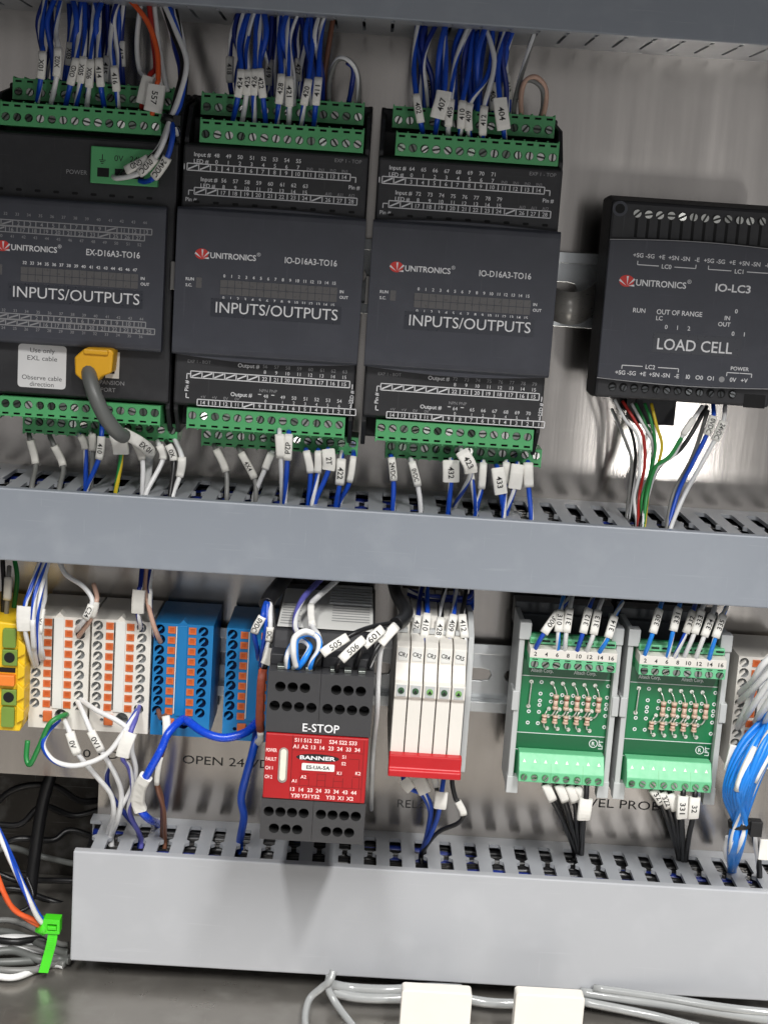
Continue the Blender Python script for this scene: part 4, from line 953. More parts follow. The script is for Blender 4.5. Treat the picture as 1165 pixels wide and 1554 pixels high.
# the dark bundle that feeds the power plug
tie = (257, 182, 70)
run([S('kw', [(236, -14, 40), (258, 40, 52), (277, 95, 60), (266, 150, 66), tie, (244, 218, 74), (226, 240, 74), (192, 258, 72), (182, 268, 68)], 'GND', 6, 7, 2.0),
     S('w', [(240, -14, 42), (266, 45, 54), (283, 95, 62), (270, 152, 68), (258, 181, 72), (250, 210, 77), (236, 238, 77), (212, 262, 74), (180, 270, 70), (172, 268, 66)], '0VDC', 6, 7, 2.0),
     S('b', [(248, -14, 42), (270, 50, 54), (281, 100, 60), (274, 155, 67), (262, 182, 71), (262, 205, 77), (254, 238, 78), (234, 268, 75), (222, 275, 70), (212, 274, 66)], '24VDC', 6, 7, 2.0),
     ('nv', [(244, -14, 40), (262, 60, 50), (274, 110, 58), (268, 160, 65), (260, 183, 70), (268, 200, 60), (272, 225, 40), (276, 260, 20)], []),
     ('nv', [(254, -14, 40), (273, 60, 50), (279, 110, 58), (272, 158, 65), (259, 184, 69), (266, 202, 58), (274, 230, 36), (278, 260, 18)], []),
     ('kw', [(258, -14, 38), (277, 60, 48), (282, 110, 56), (276, 160, 63), (261, 183, 68), (270, 200, 56), (278, 230, 34), (280, 260, 16)], [])], 'in the adapter power bundle', 'wires of the power feed bundle', r=1.15)
q = MB(); c = at(*tie)
def ring_band(q, c, ax, r, h, seg=18): q.cyl(Vector(c)-Vector(ax).normalized()*h/2, ax, r, h, seg)
q = MB(c); ring_band(q, c, (-.25, -1, .25), 3.6, 3.0); q.box(c.x+2, c.x+5, c.y-2, c.y+2, c.z, c.z+3)
o = q.build('cable_tie', KBLACK); o.location = B(c); tag(o, 'black cable tie round the bundle beside the adapter', 'cable tie', 'black cable ties')

# above the middle module
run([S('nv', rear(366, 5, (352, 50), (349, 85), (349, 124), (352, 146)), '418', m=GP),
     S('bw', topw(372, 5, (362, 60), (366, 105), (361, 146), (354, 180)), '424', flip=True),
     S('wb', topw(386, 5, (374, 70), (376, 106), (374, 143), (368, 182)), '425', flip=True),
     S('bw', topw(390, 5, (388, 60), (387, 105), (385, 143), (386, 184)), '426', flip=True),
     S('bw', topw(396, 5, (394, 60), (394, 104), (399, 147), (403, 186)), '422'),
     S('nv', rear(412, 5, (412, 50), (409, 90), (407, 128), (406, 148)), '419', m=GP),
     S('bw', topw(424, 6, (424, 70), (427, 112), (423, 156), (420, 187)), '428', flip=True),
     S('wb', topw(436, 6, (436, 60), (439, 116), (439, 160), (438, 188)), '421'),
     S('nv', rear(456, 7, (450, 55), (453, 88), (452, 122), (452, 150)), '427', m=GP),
     S('bw', topw(470, 8, (474, 60), (468, 120), (461, 158), (457, 191)), '420', flip=True),
     S('bw', topw(494, 10, (486, 60), (483, 117), (479, 158), (476, 192)), '411', flip=True),
     ('br', [(508, 10, 38), (500, 60, 42), (493, 110, 42), (492, 150, 38), (492, 162, 37)], [])], 'above the middle module', 'wires entering the top of the modules')
for i, (xa, xb, c) in enumerate(((378, 360, 'b'), (402, 384, 'b'), (418, 416, 'nv'), (430, 430, 'b'), (444, 446, 'b'), (462, 466, 'nv'), (478, 482, 'nv'))):
    wire([(xa, 5, 34), (xa-1, 45, 37), (xb, 110, 40), (xb+1, 152, 37)], c, 'unmarked dark blue wire, '+ORD[i]+' from left behind the markers above the middle module', 'wires entering the top of the modules')
for i, (xa, xm, xb, c) in enumerate(((390, 376, 380, 'w'), (428, 436, 430, 'w'), (458, 440, 446, 'w'), (500, 480, 470, 'w'))):
    wire([(xa, 5, 44), (xm, 60, 50), (xb, 112, 52), (xb+1, 160, 48)], c, 'thin white wire, '+ORD[i]+' from left among markers above the middle module', 'wires entering the top of the modules', r=.7)
run([('gw', [(499, 160, 40), (500, 120, 46), (512, 90, 50), (530, 92, 52), (543, 115, 48), (544, 162, 40)], []),
     ('nv', [(528, 160, 40), (534, 128, 46), (536, 104, 49), (527, 94, 51)], [])], 'in the loop above the middle module', 'jumper loops')

# above the right module
run([S('bw', topw(636, 20, (628, 90), (631, 142), (638, 184), (642, 207)), '402'),
     S('nv', rear(646, 22, (644, 70), (646, 108), (652, 148), (654, 172)), '403', m=GP),
     ('nv', [(668, 24, 40), (648, 66, 48), (642, 100, 50), (648, 140, 46), (652, 172, 40)], []),
     S('bw', topw(672, 24, (676, 80), (674, 138), (664, 178), (660, 208)), '407', hw=3.4, flip=True),
     S('wb', topw(716, 28, (692, 90), (684, 150), (680, 190), (680, 210)), '405', flip=True),
     S('bw', topw(718, 28, (712, 100), (702, 152), (699, 193), (697, 211)), '410', flip=True),
     S('bw', topw(748, 32, (742, 108), (713, 156), (711, 196), (714, 212)), '409', flip=True),
     S('wb', topw(731, 28, (750, 92), (735, 160), (732, 203), (733, 214)), '412', flip=True),
     S('nv', rear(764, 32, (752, 90), (748, 124), (748, 166), (748, 180)), '408', m=GP),
     S('bw', topw(770, 32, (756, 95), (758, 148), (764, 195), (766, 216)), '404', hw=3.0),
     S('bw', rear(782, 33, (768, 80), (768, 112), (772, 150), (770, 186)), '413', m=GP),
     ('gw', [(814, 36, 40), (798, 90, 44), (788, 124, 46), (780, 160, 42), (780, 184, 38)], [])], 'above the right input module', 'wires entering the top of the modules')
for i, (xa, xb, c) in enumerate(((642, 638, 'nv'), (676, 672, 'b'), (712, 712, 'b'), (724, 720, 'b'), (736, 728, 'b'), (774, 760, 'nv'))):
    wire([(xa, 20+(xa-640)*.1, 34), (xa-1, 60, 37), (xb, 120, 40), (xb+1, 170, 37)], c, 'unmarked dark blue wire, '+ORD[i]+' from left behind the markers above the right module', 'wires entering the top of the modules')
run([('pk', [(792, 186, 40), (790, 150, 46), (796, 124, 50), (812, 116, 52), (826, 130, 50), (828, 155, 46), (820, 190, 40)], []),
     ('gw', [(786, 150, 44), (794, 126, 49), (806, 121, 51), (822, 134, 50), (824, 160, 44), (816, 190, 39)], [])], 'in the loop above the right module', 'jumper loops')

for where, lst in (('adapter', ((74, 58, 66, 'nv', -14), (88, 72, 80, 'b', -14), (108, 116, 112, 'b', -14), (122, 136, 128, 'nv', -14), (140, 150, 140, 'b', -14), (160, 146, 150, 'b', -14), (172, 180, 176, 'b', -14), (184, 172, 180, 'nv', -14))),
                   ('middle module', ((368, 356, 372, 'nv', 5), (384, 368, 366, 'b', 5), (398, 404, 392, 'b', 5), (408, 396, 410, 'nv', 5), (422, 434, 426, 'b', 6), (440, 428, 440, 'b', 6), (452, 462, 456, 'nv', 7), (474, 464, 474, 'b', 8), (486, 478, 488, 'nv', 9))),
                   ('right module', ((640, 634, 644, 'b', 20), (650, 640, 656, 'nv', 22), (680, 668, 664, 'b', 24), (708, 690, 690, 'b', 26), (722, 706, 702, 'nv', 28), (740, 726, 724, 'b', 30), (758, 768, 756, 'b', 32), (776, 762, 768, 'nv', 33)))):
    for i, (xa, xm, xb, c, y) in enumerate(lst):
        n0 = 44+(i % 3)*4
        wire([(xa, y, 40), (xm, y+46, n0), (xb, y+100, n0-2), (xb+1, y+150, 40)], c, 'blue wire crossing between markers above the '+where+', '+ORD[i]+' from left', 'wires entering the top of the modules', 1.25)

# ------------------------------------------------------------------ below the modules, into the middle duct
def botw(top, mk0, mk1, slot, n0=50, nm=60, vv=UDUCT, back=False):
    return [(top[0], top[1]-12, n0), (*top, n0+2), (*mk0, nm), (*mk1, nm-1), (*slot, 'd', vv), 'duct_u']
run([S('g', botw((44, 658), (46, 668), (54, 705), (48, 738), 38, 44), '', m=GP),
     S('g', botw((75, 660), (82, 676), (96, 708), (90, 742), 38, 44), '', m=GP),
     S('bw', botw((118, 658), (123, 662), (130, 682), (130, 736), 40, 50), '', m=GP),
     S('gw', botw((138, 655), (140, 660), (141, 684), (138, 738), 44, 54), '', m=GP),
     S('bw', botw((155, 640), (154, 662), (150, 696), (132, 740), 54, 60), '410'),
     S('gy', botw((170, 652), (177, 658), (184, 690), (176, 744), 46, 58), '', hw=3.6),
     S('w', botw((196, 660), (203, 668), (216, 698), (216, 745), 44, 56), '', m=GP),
     S('w', botw((238, 668), (242, 676), (247, 698), (222, 748), 42, 52), ''),
     S('k', botw((252, 668), (256, 676), (264, 700), (258, 752), 42, 54), '0XI'),
     S('w', botw((264, 664), (276, 694), (272, 724), (262, 752), 42, 54), '', hw=1.9)], 'below the adapter', 'wires leaving the bottom of the modules')
run([S('g', botw((322, 670), (328, 682), (343, 716), (344, 752), 40, 48), '', m=GP),
     S('g', botw((360, 674), (366, 688), (386, 726), (388, 754), 40, 50), '4X4', m=GP),
     S('wb', botw((414, 684), (411, 690), (402, 712), (386, 752), 40, 54), ''),
     S('wb', botw((424, 650), (424, 660), (426, 694), (428, 758), 58, 66), '', hw=2.1),
     S('bw', botw((438, 654), (438, 660), (436, 698), (432, 760), 58, 66), 'd2d', hw=1.9),
     S('bw', botw((464, 680), (465, 686), (471, 718), (468, 760), 42, 56), ''),
     S('bw', botw((482, 682), (483, 686), (482, 718), (474, 762), 42, 56), ''),
     S('bw', botw((497, 682), (498, 684), (498, 714), (478, 762), 42, 58), '2T', hw=3.0),
     S('bw', botw((518, 684), (518, 698), (515, 736), (510, 764), 42, 58), '422', hw=2.1),
     S('bw', botw((536, 684), (536, 694), (530, 732), (516, 762), 42, 56), '', hw=1.5)], 'below the middle module', 'wires leaving the bottom of the modules')
run([S('bw', botw((592, 690), (594, 696), (597, 730), (596, 770), 42, 56), '24VDC'),
     S('w', botw((622, 695), (625, 702), (634, 738), (638, 772), 42, 56), '0VDC'),
     S('bw', botw((683, 696), (684, 701), (684, 732), (680, 774), 42, 58), '432', hw=3.8),
     S('wb', botw((699, 684), (701, 686), (714, 718), (690, 768), 52, 68), '423', hw=3.0),
     S('wb', [(712, 708, 50), (716, 730, 58), (722, 776, 'd', UDUCT), 'duct_u'], '', 0, 1, 1.4),
     S('bw', botw((732, 700), (733, 704), (730, 742), (722, 776), 42, 56), ''),
     S('bw', botw((752, 706), (755, 712), (760, 750), (764, 780), 42, 58), '433', hw=3.0),
     S('wb', botw((768, 700), (768, 703), (766, 735), (764, 782), 42, 55), ''),
     S('bw', botw((784, 702), (785, 707), (780, 742), (768, 780), 42, 58), '', hw=3.0),
     S('bw', botw((800, 702), (801, 704), (802, 740), (806, 786), 42, 57), '', hw=2.3)], 'below the right input module', 'wires leaving the bottom of the modules')
# load cell tails
run([('gw', [(928, 620, 36), (946, 662, 44), (958, 700, 46), (954, 750, 44), (950, 786, 'd', UDUCT)], []),
     ('w', [(932, 606, 46), (948, 636, 48), (968, 664, 50), (970, 716, 50), (962, 756, 48), (966, 792, 'd', UDUCT), 'duct_u'], []),
     ('kw', [(936, 612, 40), (956, 650, 46), (964, 690, 46), (960, 745, 44), (956, 788, 'd', UDUCT)], []),
     ('r', [(944, 608, 44), (964, 640, 48), (976, 664, 50), (978, 705, 50), (970, 750, 46), (968, 794, 'd', UDUCT), 'duct_u'], []),
     ('w', [(958, 612, 42), (976, 645, 46), (990, 672, 48), (990, 710, 48), (976, 752, 46), (972, 794, 'd', UDUCT), 'duct_u'], []),
     ('gn', [(964, 612, 40), (978, 640, 44), (990, 672, 46), (986, 718, 48), (974, 756, 48), (974, 796, 'd', UDUCT), 'duct_u'], []),
     ('gn', [(978, 612, 44), (988, 640, 48), (994, 680, 50), (986, 720, 50), (978, 760, 48), (976, 796, 'd', UDUCT), 'duct_u'], []),
     ('y', [(988, 612, 46), (996, 646, 50), (1004, 676, 50), (996, 712, 50), (984, 744, 48), (978, 796, 'd', UDUCT), 'duct_u'], [])], 'below the load cell on its left', 'load cell wires', r=.75)
run([S('w', [(1066, 616, 46), (1052, 636, 50), (1036, 660, 52), (1022, 690, 52), (998, 708, 52), (984, 746, 48), (974, 796, 'd', UDUCT), 'duct_u'], '', 1, 2, 1.5),
     ('k', [(1072, 616, 44), (1050, 656, 50), (1030, 684, 51), (1000, 708, 50), (982, 750, 47), (972, 796, 'd', UDUCT), 'duct_u'], []),
     ('gn', [(1034, 664, 53), (1016, 692, 53), (994, 710, 52), (982, 748, 50), (976, 796, 'd', UDUCT)], []),
     S('b', [(1082, 614, 46), (1082, 632, 52), (1072, 660, 53), (1050, 704, 53), (1030, 744, 50), (1014, 798, 'd', UDUCT), 'duct_u'], '0VDC', 1, 2, 1.9),
     S('w', [(1100, 616, 46), (1097, 640, 54), (1084, 668, 55), (1062, 708, 54), (1038, 752, 50), (1018, 800, 'd', UDUCT), 'duct_u'], '24VDC', 1, 2, 1.9),
     ('g', [(1074, 622, 44), (1052, 690, 48), (1022, 748, 48), (1012, 798, 'd', UDUCT), 'duct_u'], [])], 'below the load cell on its right', 'load cell wires', r=1.0)

# ------------------------------------------------------------------ yellow plug and its grey cable
pl = at(146, 550, 70); yp = root('network_plug', pl, 'yellow network plug pushed into the expansion port of the adapter', 'plug')
q = MB()
q.extr([(-8.2, -5.2), (-5, -7.6), (1.5, -8.0), (3.0, -5.6), (7.6, -3.6), (8.2, 5.6), (6.6, 6.6), (-4.2, 6.4), (-8.6, 2.2)], lambda x, v, t: (x, v, t), -7.5, 5.0); q.build('boot', PLUGY, yp, bevel=1.6, seg=3)
q = MB(); q.box(-4.6, 6.0, 4.0, 6.2, 4.4, 6.4); q.build('latch', PLUGY, yp, bevel=.6)
wire([(134, 556, 70), (136, 572, 76), (144, 600, 80), (158, 630, 80), (176, 654, 76), (188, 662, 70)], 'gc', 'thick grey network cable hanging from the yellow plug', None, 3.3, (), 'network_cable', 'cable', 12)
wire([(184, 656, 70), (200, 664, 66), (214, 672, 62), (226, 684, 54), (226, 700, 40), (222, 742, 'd', UDUCT), 'duct_u'], 'w', 'white end of the network cable wrapped in a printed marker below the adapter', None, 1.9, ((.02, .36, 'EX 01', 2.6),), 'cable_tail', 'cable', 10)

# ------------------------------------------------------------------ lower row, left: the white and blue blocks
def inl(px, py): return (px, py, 'd', LDUCT)
run([S('wb', [(62, 848, 50), (46, 895, 58), (38, 920, 62), (38, 956, 62), (46, 990, 56), (52, 1012, 44)], '', 2, 3, 3.6),
     S('wb', [(70, 848, 50), (54, 900, 60), (50, 940, 64), (52, 985, 58), (56, 1010, 44)], '', 2, 3, 1.2, MATS['white_wire']),
     ('wb', [(74, 848, 48), (62, 900, 58), (56, 945, 60), (60, 985, 56), (62, 1002, 44)], []),
     S('w', [(68, 850, 46), (68, 905, 52), (64, 924, 56), (60, 960, 58), (64, 990, 54), (66, 1000, 44)], 'X1', 2, 3, 1.7)], 'dropping beside the yellow terminal', 'wires of the white distribution blocks')
run([S('w', [(90, 852, 46), (100, 872, 50), (124, 888, 54), (138, 905, 56), (139, 918, 57), (130, 938, 57), (118, 954, 50), (116, 958, 40)], 'C24', 4, 5, 1.8),
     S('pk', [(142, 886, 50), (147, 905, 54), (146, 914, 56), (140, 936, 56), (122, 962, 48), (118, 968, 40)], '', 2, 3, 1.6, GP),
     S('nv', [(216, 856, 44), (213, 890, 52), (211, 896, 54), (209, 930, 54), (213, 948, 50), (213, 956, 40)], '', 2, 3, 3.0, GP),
     ('pk', [(222, 858, 44), (222, 900, 50), (230, 938, 52), (238, 962, 50), (244, 975, 44)], []),
     S('nv', [(229, 860, 44), (227, 890, 50), (228, 900, 52), (228, 926, 50), (234, 952, 48), (236, 966, 46)], '', 2, 3, 1.0)], 'above the white distribution blocks', 'wires of the white distribution blocks')
run([('gn', [(42, 1124, 50), (40, 1150, 52), (46, 1160, 54), (60, 1132, 56), (76, 1098, 58), (98, 1085, 52), (102, 1086, 40)], []),
     S('w', [(94, 1084, 42), (98, 1094, 52), (106, 1112, 58), (118, 1144, 58), (146, 1178, 52), (168, 1206, 46), (172, 1236, 40), inl(164, 1264), 'duct_l'], '0V', 2, 3, 2.2),
     S('w', [(116, 1062, 42), (126, 1082, 52), (138, 1110, 56), (154, 1140, 56), (174, 1174, 52), (184, 1204, 46), (180, 1240, 40), inl(170, 1268), 'duct_l'], '0V1', 2, 3, 2.0),
     ('wb', [(90, 1092, 48), (72, 1112, 56), (66, 1134, 58), (84, 1156, 60), (118, 1162, 62), (160, 1146, 62), (186, 1114, 60), (202, 1088, 54), (212, 1072, 42)], []),
     ('w', [(120, 1060, 42), (146, 1078, 54), (178, 1094, 58), (198, 1112, 58), (200, 1140, 54), (206, 1170, 50), (198, 1200, 46), (180, 1232, 40), inl(168, 1268), 'duct_l'], []),
     S('vi', [(212, 1068, 42), (206, 1090, 54), (198, 1112, 60), (186, 1148, 60), (196, 1166, 54), (202, 1200, 48), (196, 1232, 42), inl(214, 1272), 'duct_l'], '', 2, 3, 3.2),
     ('nv', [(166, 1160, 30), (162, 1180, 28), (168, 1205, 28), (190, 1236, 30), (206, 1256, 30), inl(212, 1270), 'duct_l'], [])], 'curling below the white blocks', 'wires of the white distribution blocks', r=1.25)
wire([(282, 1094, 40), (276, 1092, 52), (256, 1112, 60), (246, 1134, 62), (240, 1146, 63), (222, 1178, 62), (212, 1196, 58), (210, 1222, 52), (224, 1242, 46), inl(240, 1252), 'duct_l'], 'cb', 'thick cobalt wire with a blank white sleeve curving down from the first blue block', 'thick cobalt wires', 1.9, ((.33, .50, '', 3.1),), seg=10)
wire([(280, 1096, 42), (284, 1094, 54), (310, 1112, 62), (340, 1120, 64), (372, 1112, 62), (390, 1096, 54), (394, 1096, 42)], 'cb', 'thick cobalt jumper wire looping between the two blue blocks', 'thick cobalt wires', 2.0, (), seg=10)
wire([(388, 1096, 42), (390, 1108, 52), (384, 1140, 58), (374, 1176, 56), (366, 1212, 50), (370, 1240, 42), inl(364, 1276), 'duct_l'], 'b', 'thick blue wire dropping from the second blue block into the lower duct', 'thick cobalt wires', 1.9, (), seg=10)
run([S('br', [(240, 1078, 46), (244, 1090, 52), (252, 1088, 56), (252, 1122, 58), (244, 1150, 54), (238, 1184, 50), (246, 1216, 44), inl(246, 1268), 'duct_l'], '', 2, 3, 1.9),
     S('br', [(250, 1130, 52), (244, 1148, 54), (238, 1190, 52), (248, 1228, 44), inl(250, 1272), 'duct_l'], '', 1, 2, 1.3)], 'between white and blue blocks', 'brown wires')
# black sleeved feed and the wires that fan out of it beside the blue block
wire([(438, 868, 40), (424, 888, 52), (410, 906, 66), (404, 918, 72)], 'k', 'thick black sleeved cable above the second blue block', 'black sleeved cables', 3.6, (), 'sleeved_cable', 'cable', 12)
run([S('bw', [(404, 914, 72), (400, 926, 76), (398, 936, 78), (386, 960, 78), (390, 984, 72), (392, 1000, 60)], '0VDC', 2, 3, 1.9),
     ('b', [(406, 914, 74), (404, 950, 78), (398, 990, 74), (396, 1010, 60)], []),
     S('wb', [(410, 914, 72), (410, 935, 78), (410, 952, 80), (408, 972, 80), (402, 996, 78), (400, 1014, 70)], 'DC', 2, 3, 1.7),
     S('k', [(412, 912, 72), (416, 950, 76), (412, 984, 80), (404, 1008, 82), (399, 1018, 80)], '', 2, 3, 2.6, GP)], 'above the second blue block', 'wires fanning out of the black sleeve')
BRN = mat('red_brown_sleeve', (160, 74, 50), .5, 0, .2, 700, .3, 2500)
wire([(399, 1016, 82), (396, 1040, 84), (395, 1070, 84), (394, 1094, 82), (396, 1120, 76), (392, 1126, 70)], 'o', 'wire in red brown sleeve along the left side of the emergency stop relay', None, 1.5, ((0.0, .68, '', 1.9, BRN), (.7, .98, '', 1.6)))

# ------------------------------------------------------------------ lower row, middle: the safety relay
LT = [(-1, -1)]
run([('bb', [(436, 1014, 108), (436, 996, 110), (444, 978, 106), (458, 972, 104), (470, 982, 106), (462, 1000, 109), (452, 1014, 108)], []),
     ('bb', [(451, 1014, 109), (448, 990, 112), (450, 970, 110), (466, 962, 108), (482, 968, 108), (484, 986, 110), (474, 1004, 110), (470, 1016, 108)], []),
     ('w', [(449, 1012, 110), (445, 990, 113), (447, 968, 112), (462, 958, 110), (476, 962, 109)], []),
     ('vi', [(488, 878, 44), (462, 905, 66), (450, 930, 82), (448, 952, 94), (456, 966, 102)], []),
     S('w', [(512, 880, 44), (480, 908, 66), (472, 920, 78), (474, 950, 92), (482, 964, 102), (486, 978, 106)], '', 2, 3, 1.6)], 'looped on the emergency stop relay', 'jumper wires on the safety relay', r=1.35)
wire([(596, 878, 40), (604, 905, 56), (616, 926, 74), (612, 940, 84), (600, 948, 92)], 'k', 'thick black sleeved cable hooked down behind the emergency stop relay', 'black sleeved cables', 3.2, (), 'sleeved_cable', 'cable', 12)
run([S('k', [(606, 944, 88), (570, 950, 96), (545, 958, 104), (527, 967, 107), (489, 992, 112), (478, 1008, 110), (472, 1020, 106)], '505', 3, 4, 2.05, flip=True),
     S('k', [(604, 948, 90), (572, 960, 100), (552, 970, 108), (518, 1001, 113), (512, 1010, 112), (510, 1022, 107)], '506', 2, 3, 2.05, flip=True),
     S('k', [(602, 950, 90), (586, 956, 98), (580, 955, 104), (552, 980, 108), (546, 992, 108), (540, 1012, 104)], '601', 2, 3, 2.2, flip=True),
     S('kw', [(604, 950, 88), (600, 951, 96), (576, 978, 104), (566, 996, 106), (560, 1012, 104)], '', 1, 2, 2.2),
     ('w', [(590, 964, 98), (578, 986, 100), (574, 1030, 96), (572, 1080, 92), (566, 1140, 70), (564, 1190, 50), inl(563, 1240), 'duct_l'], [])], 'fanning over the emergency relay', 'wires fanning out of the black sleeve', r=1.1)
# ------------------------------------------------------------------ relay wires
run([S('nv', [(640, 886, 36), (636, 915, 48), (634, 936, 60), (628, 968, 66), (626, 984, 66), (625, 992, 60)], '478', 2, 3, 2.0),
     S('bw', [(648, 886, 36), (648, 912, 50), (648, 932, 62), (643, 968, 68), (641, 986, 68), (640, 994, 60)], '410', 2, 3, 2.0),
     S('kw', [(676, 888, 36), (670, 918, 50), (669, 938, 62), (664, 975, 68), (662, 988, 68), (661, 996, 60)], '428', 2, 3, 2.0),
     S('bw', [(692, 890, 36), (690, 915, 50), (688, 934, 62), (682, 968, 68), (681, 988, 68), (680, 996, 60)], '409', 2, 3, 2.0),
     S('kw', [(708, 890, 36), (704, 915, 50), (701, 934, 62), (705, 968, 68), (705, 990, 68), (704, 998, 60)], '412', 2, 3, 2.0)], 'entering the white relays', 'wires entering the relays')
for i, (y0, y1, c) in enumerate(((916, 918, 'b'), (922, 926, 'b'), (910, 912, 'nv'), (928, 930, 'b'), (904, 905, 'nv'))):
    wire([(620, y0-8, 26+i*2), (645, y0, 34+i*2), (680, y0+2, 34+i*2), (712, y1, 30+i*2), (716, y1-26, 22)], c, ['lowest but one', 'middle', 'second highest', 'lowest', 'highest'][i]+' of the level dark blue wires behind the relay markers', 'level blue wires behind the relays')
run([S('b', [(614, 1172, 60), (612, 1180, 64), (613, 1184, 66), (624, 1198, 67), (640, 1206, 62), (652, 1230, 56), (650, 1255, 46), inl(642, 1290), 'duct_l'], '', 2, 3, 2.6),
     S('bw', [(634, 1172, 60), (634, 1180, 66), (645, 1204, 68), (654, 1226, 60), (650, 1258, 46), inl(641, 1290), 'duct_l'], '', 1, 2, 3.0),
     S('k', [(656, 1172, 60), (657, 1176, 62), (662, 1194, 63), (662, 1222, 54), inl(644, 1290), 'duct_l'], '', 1, 2, 1.5),
     S('b', [(674, 1172, 60), (672, 1188, 66), (670, 1202, 68), (667, 1226, 68), (662, 1246, 58), (652, 1270, 46), inl(640, 1292), 'duct_l'], '', 2, 3, 3.0),
     S('k', [(687, 1172, 60), (686, 1190, 62), (691, 1212, 62), (694, 1216, 62), (703, 1236, 62), (694, 1250, 58), (664, 1264, 50), inl(641, 1294), 'duct_l'], '', 3, 4, 1.7)], 'below the red bridge bar', 'wires leaving the relays', r=1.1)

# ------------------------------------------------------------------ circuit board wires
def pt(top, m0, m1, end): return [(*top, 36), (*m0, 54), (*m1, 60), (*end, 57), (end[0]-1, end[1]+8, 52)]
run([S('bw', pt((868, 902), (846, 931), (825, 961), (813, 983)), '300', 1, 2, 2.0),
     S('bb', pt((856, 900), (850, 928), (847, 959), (846, 984)), '310', 1, 2, 1.9),
     S('w', pt((868, 904), (864, 925), (859, 960), (857, 985)), '311', 1, 2, 1.9, flip=True),
     S('bw', pt((900, 906), (893, 925), (884, 961), (876, 986)), '312', 1, 2, 1.9, flip=True),
     S('w', pt((914, 908), (907, 928), (900, 963), (891, 987)), '313', 1, 2, 1.9, flip=True),
     S('bb', pt((944, 914), (932, 936), (922, 968), (910, 989)), '314', 1, 2, 1.9, flip=True)], 'entering the left circuit board', 'wires entering the circuit boards', r=1.1)
run([S('bb', pt((1006, 908), (1000, 926), (990, 961), (979, 992)), '330', 1, 2, 1.9, flip=True),
     S('bb', pt((1034, 910), (1029, 924), (1021, 958), (1013, 996)), '331', 1, 2, 1.9, flip=True),
     S('bw', pt((1056, 912), (1051, 929), (1040, 961), (1024, 996)), '332', 1, 2, 1.8, GP, True),
     S('w', pt((1070, 912), (1064, 927), (1053, 962), (1039, 995)), '333', 1, 2, 1.9, flip=True),
     S('w', pt((1086, 914), (1080, 934), (1068, 966), (1056, 997)), '334', 1, 2, 1.9, flip=True),
     S('bb', pt((1104, 916), (1097, 934), (1085, 968), (1076, 999)), '335', 1, 2, 1.9, flip=True)], 'entering the right circuit board', 'wires entering the circuit boards', r=1.1)
def pb(top, m0, m1, slot, n0=50): return [(*top, n0), (*m0, n0+3), (*m1, n0+2), ((m1[0]+slot[0])/2, (m1[1]+slot[1])/2-6, 44), inl(*slot), 'duct_l']
run([S('k', pb((822, 1178), (827, 1190), (838, 1214), (872, 1294)), '', 1, 2, 2.2),
     S('k', pb((844, 1180), (847, 1191), (857, 1215), (876, 1294)), '', 1, 2, 2.2),
     S('k', pb((860, 1182), (863, 1192), (872, 1216), (878, 1294)), '', 1, 2, 2.2),
     S('k', pb((872, 1184), (875, 1193), (884, 1214), (880, 1294)), '', 1, 2, 2.0),
     S('k', pb((890, 1182), (889, 1212), (885, 1242), (882, 1296), 54), '', 1, 2, 3.2)], 'below the left circuit board', 'black wires below the circuit boards', r=1.35)
run([S('k', pb((986, 1186), (990, 1198), (1003, 1218), (1030, 1304)), '321', 1, 2, 2.2),
     S('k', pb((1000, 1188), (1004, 1202), (1014, 1224), (1033, 1304)), '322', 1, 2, 2.2),
     S('k', pb((1012, 1190), (1016, 1204), (1024, 1228), (1035, 1304)), '', 1, 2, 2.2),
     S('k', pb((1038, 1190), (1036, 1208), (1034, 1240), (1036, 1306), 54), '331', 1, 2, 2.6),
     S('k', pb((1056, 1192), (1054, 1210), (1051, 1240), (1040, 1306), 54), '32', 1, 2, 2.6)], 'below the right circuit board', 'black wires below the circuit boards', r=1.35)

# ------------------------------------------------------------------ right edge: white wires and the tied blue bundle
run([('w', [(1190, 1000, 74), (1160, 1028, 72), (1136, 1052, 62), (1122, 1064, 44)], []),
     ('w', [(1190, 1010, 76), (1164, 1040, 74), (1138, 1078, 64), (1126, 1096, 44)], []),
     ('w', [(1190, 980, 70), (1158, 1008, 70), (1140, 1036, 62), (1122, 1052, 44)], []),
     ('w', [(1190, 1030, 78), (1170, 1058, 76), (1152, 1086, 66), (1146, 1096, 44)], []),
     ('w', [(1190, 1045, 76), (1174, 1072, 74), (1160, 1100, 62), (1156, 1108, 44)], []),
     ('w', [(1190, 990, 66), (1150, 1032, 62), (1130, 1080, 56), (1118, 1104, 44)], [])], 'over the right edge white block', 'white wires at the right edge', r=1.6)
tieR = at(1122, 1250, 62)
sp = []
for i in range(16):
    a = i/15; xs = 1104+72*a; ys = 1130+14*math.sin(3*a)-36*a; ex = 1114+15*((i*5) % 13)/12; nn = 66+10*math.sin(math.pi*a)
    P = [(1172+26*a, 1078-30*a+14*(i % 3), 60), (xs+20-6*a, ys+(i % 4)*5, nn), (xs-4-14*a, ys+70, nn+4), (ex+1, 1249, 62+(i % 3)*2), (ex-6, 1290, 56+(i % 3)*2), inl(1108+5*((i*7) % 13)/12, 1322), 'duct_l']
    sp.append(S('bp', P, '', 1, 2, 1.9) if i in (5, 11) else ('bb' if i % 6 == 2 else 'bp', P, []))
run(sp, 'in the tied blue bundle', 'wires of the blue bundle', r=1.5)
q = MB(tieR); ring_band(q, tieR, (-.12, 1, -.1), 5.4, 3.4, 22); q.box(tieR.x+4.4, tieR.x+10, tieR.y-5, tieR.y+2.4, tieR.z-2, tieR.z+3.5)
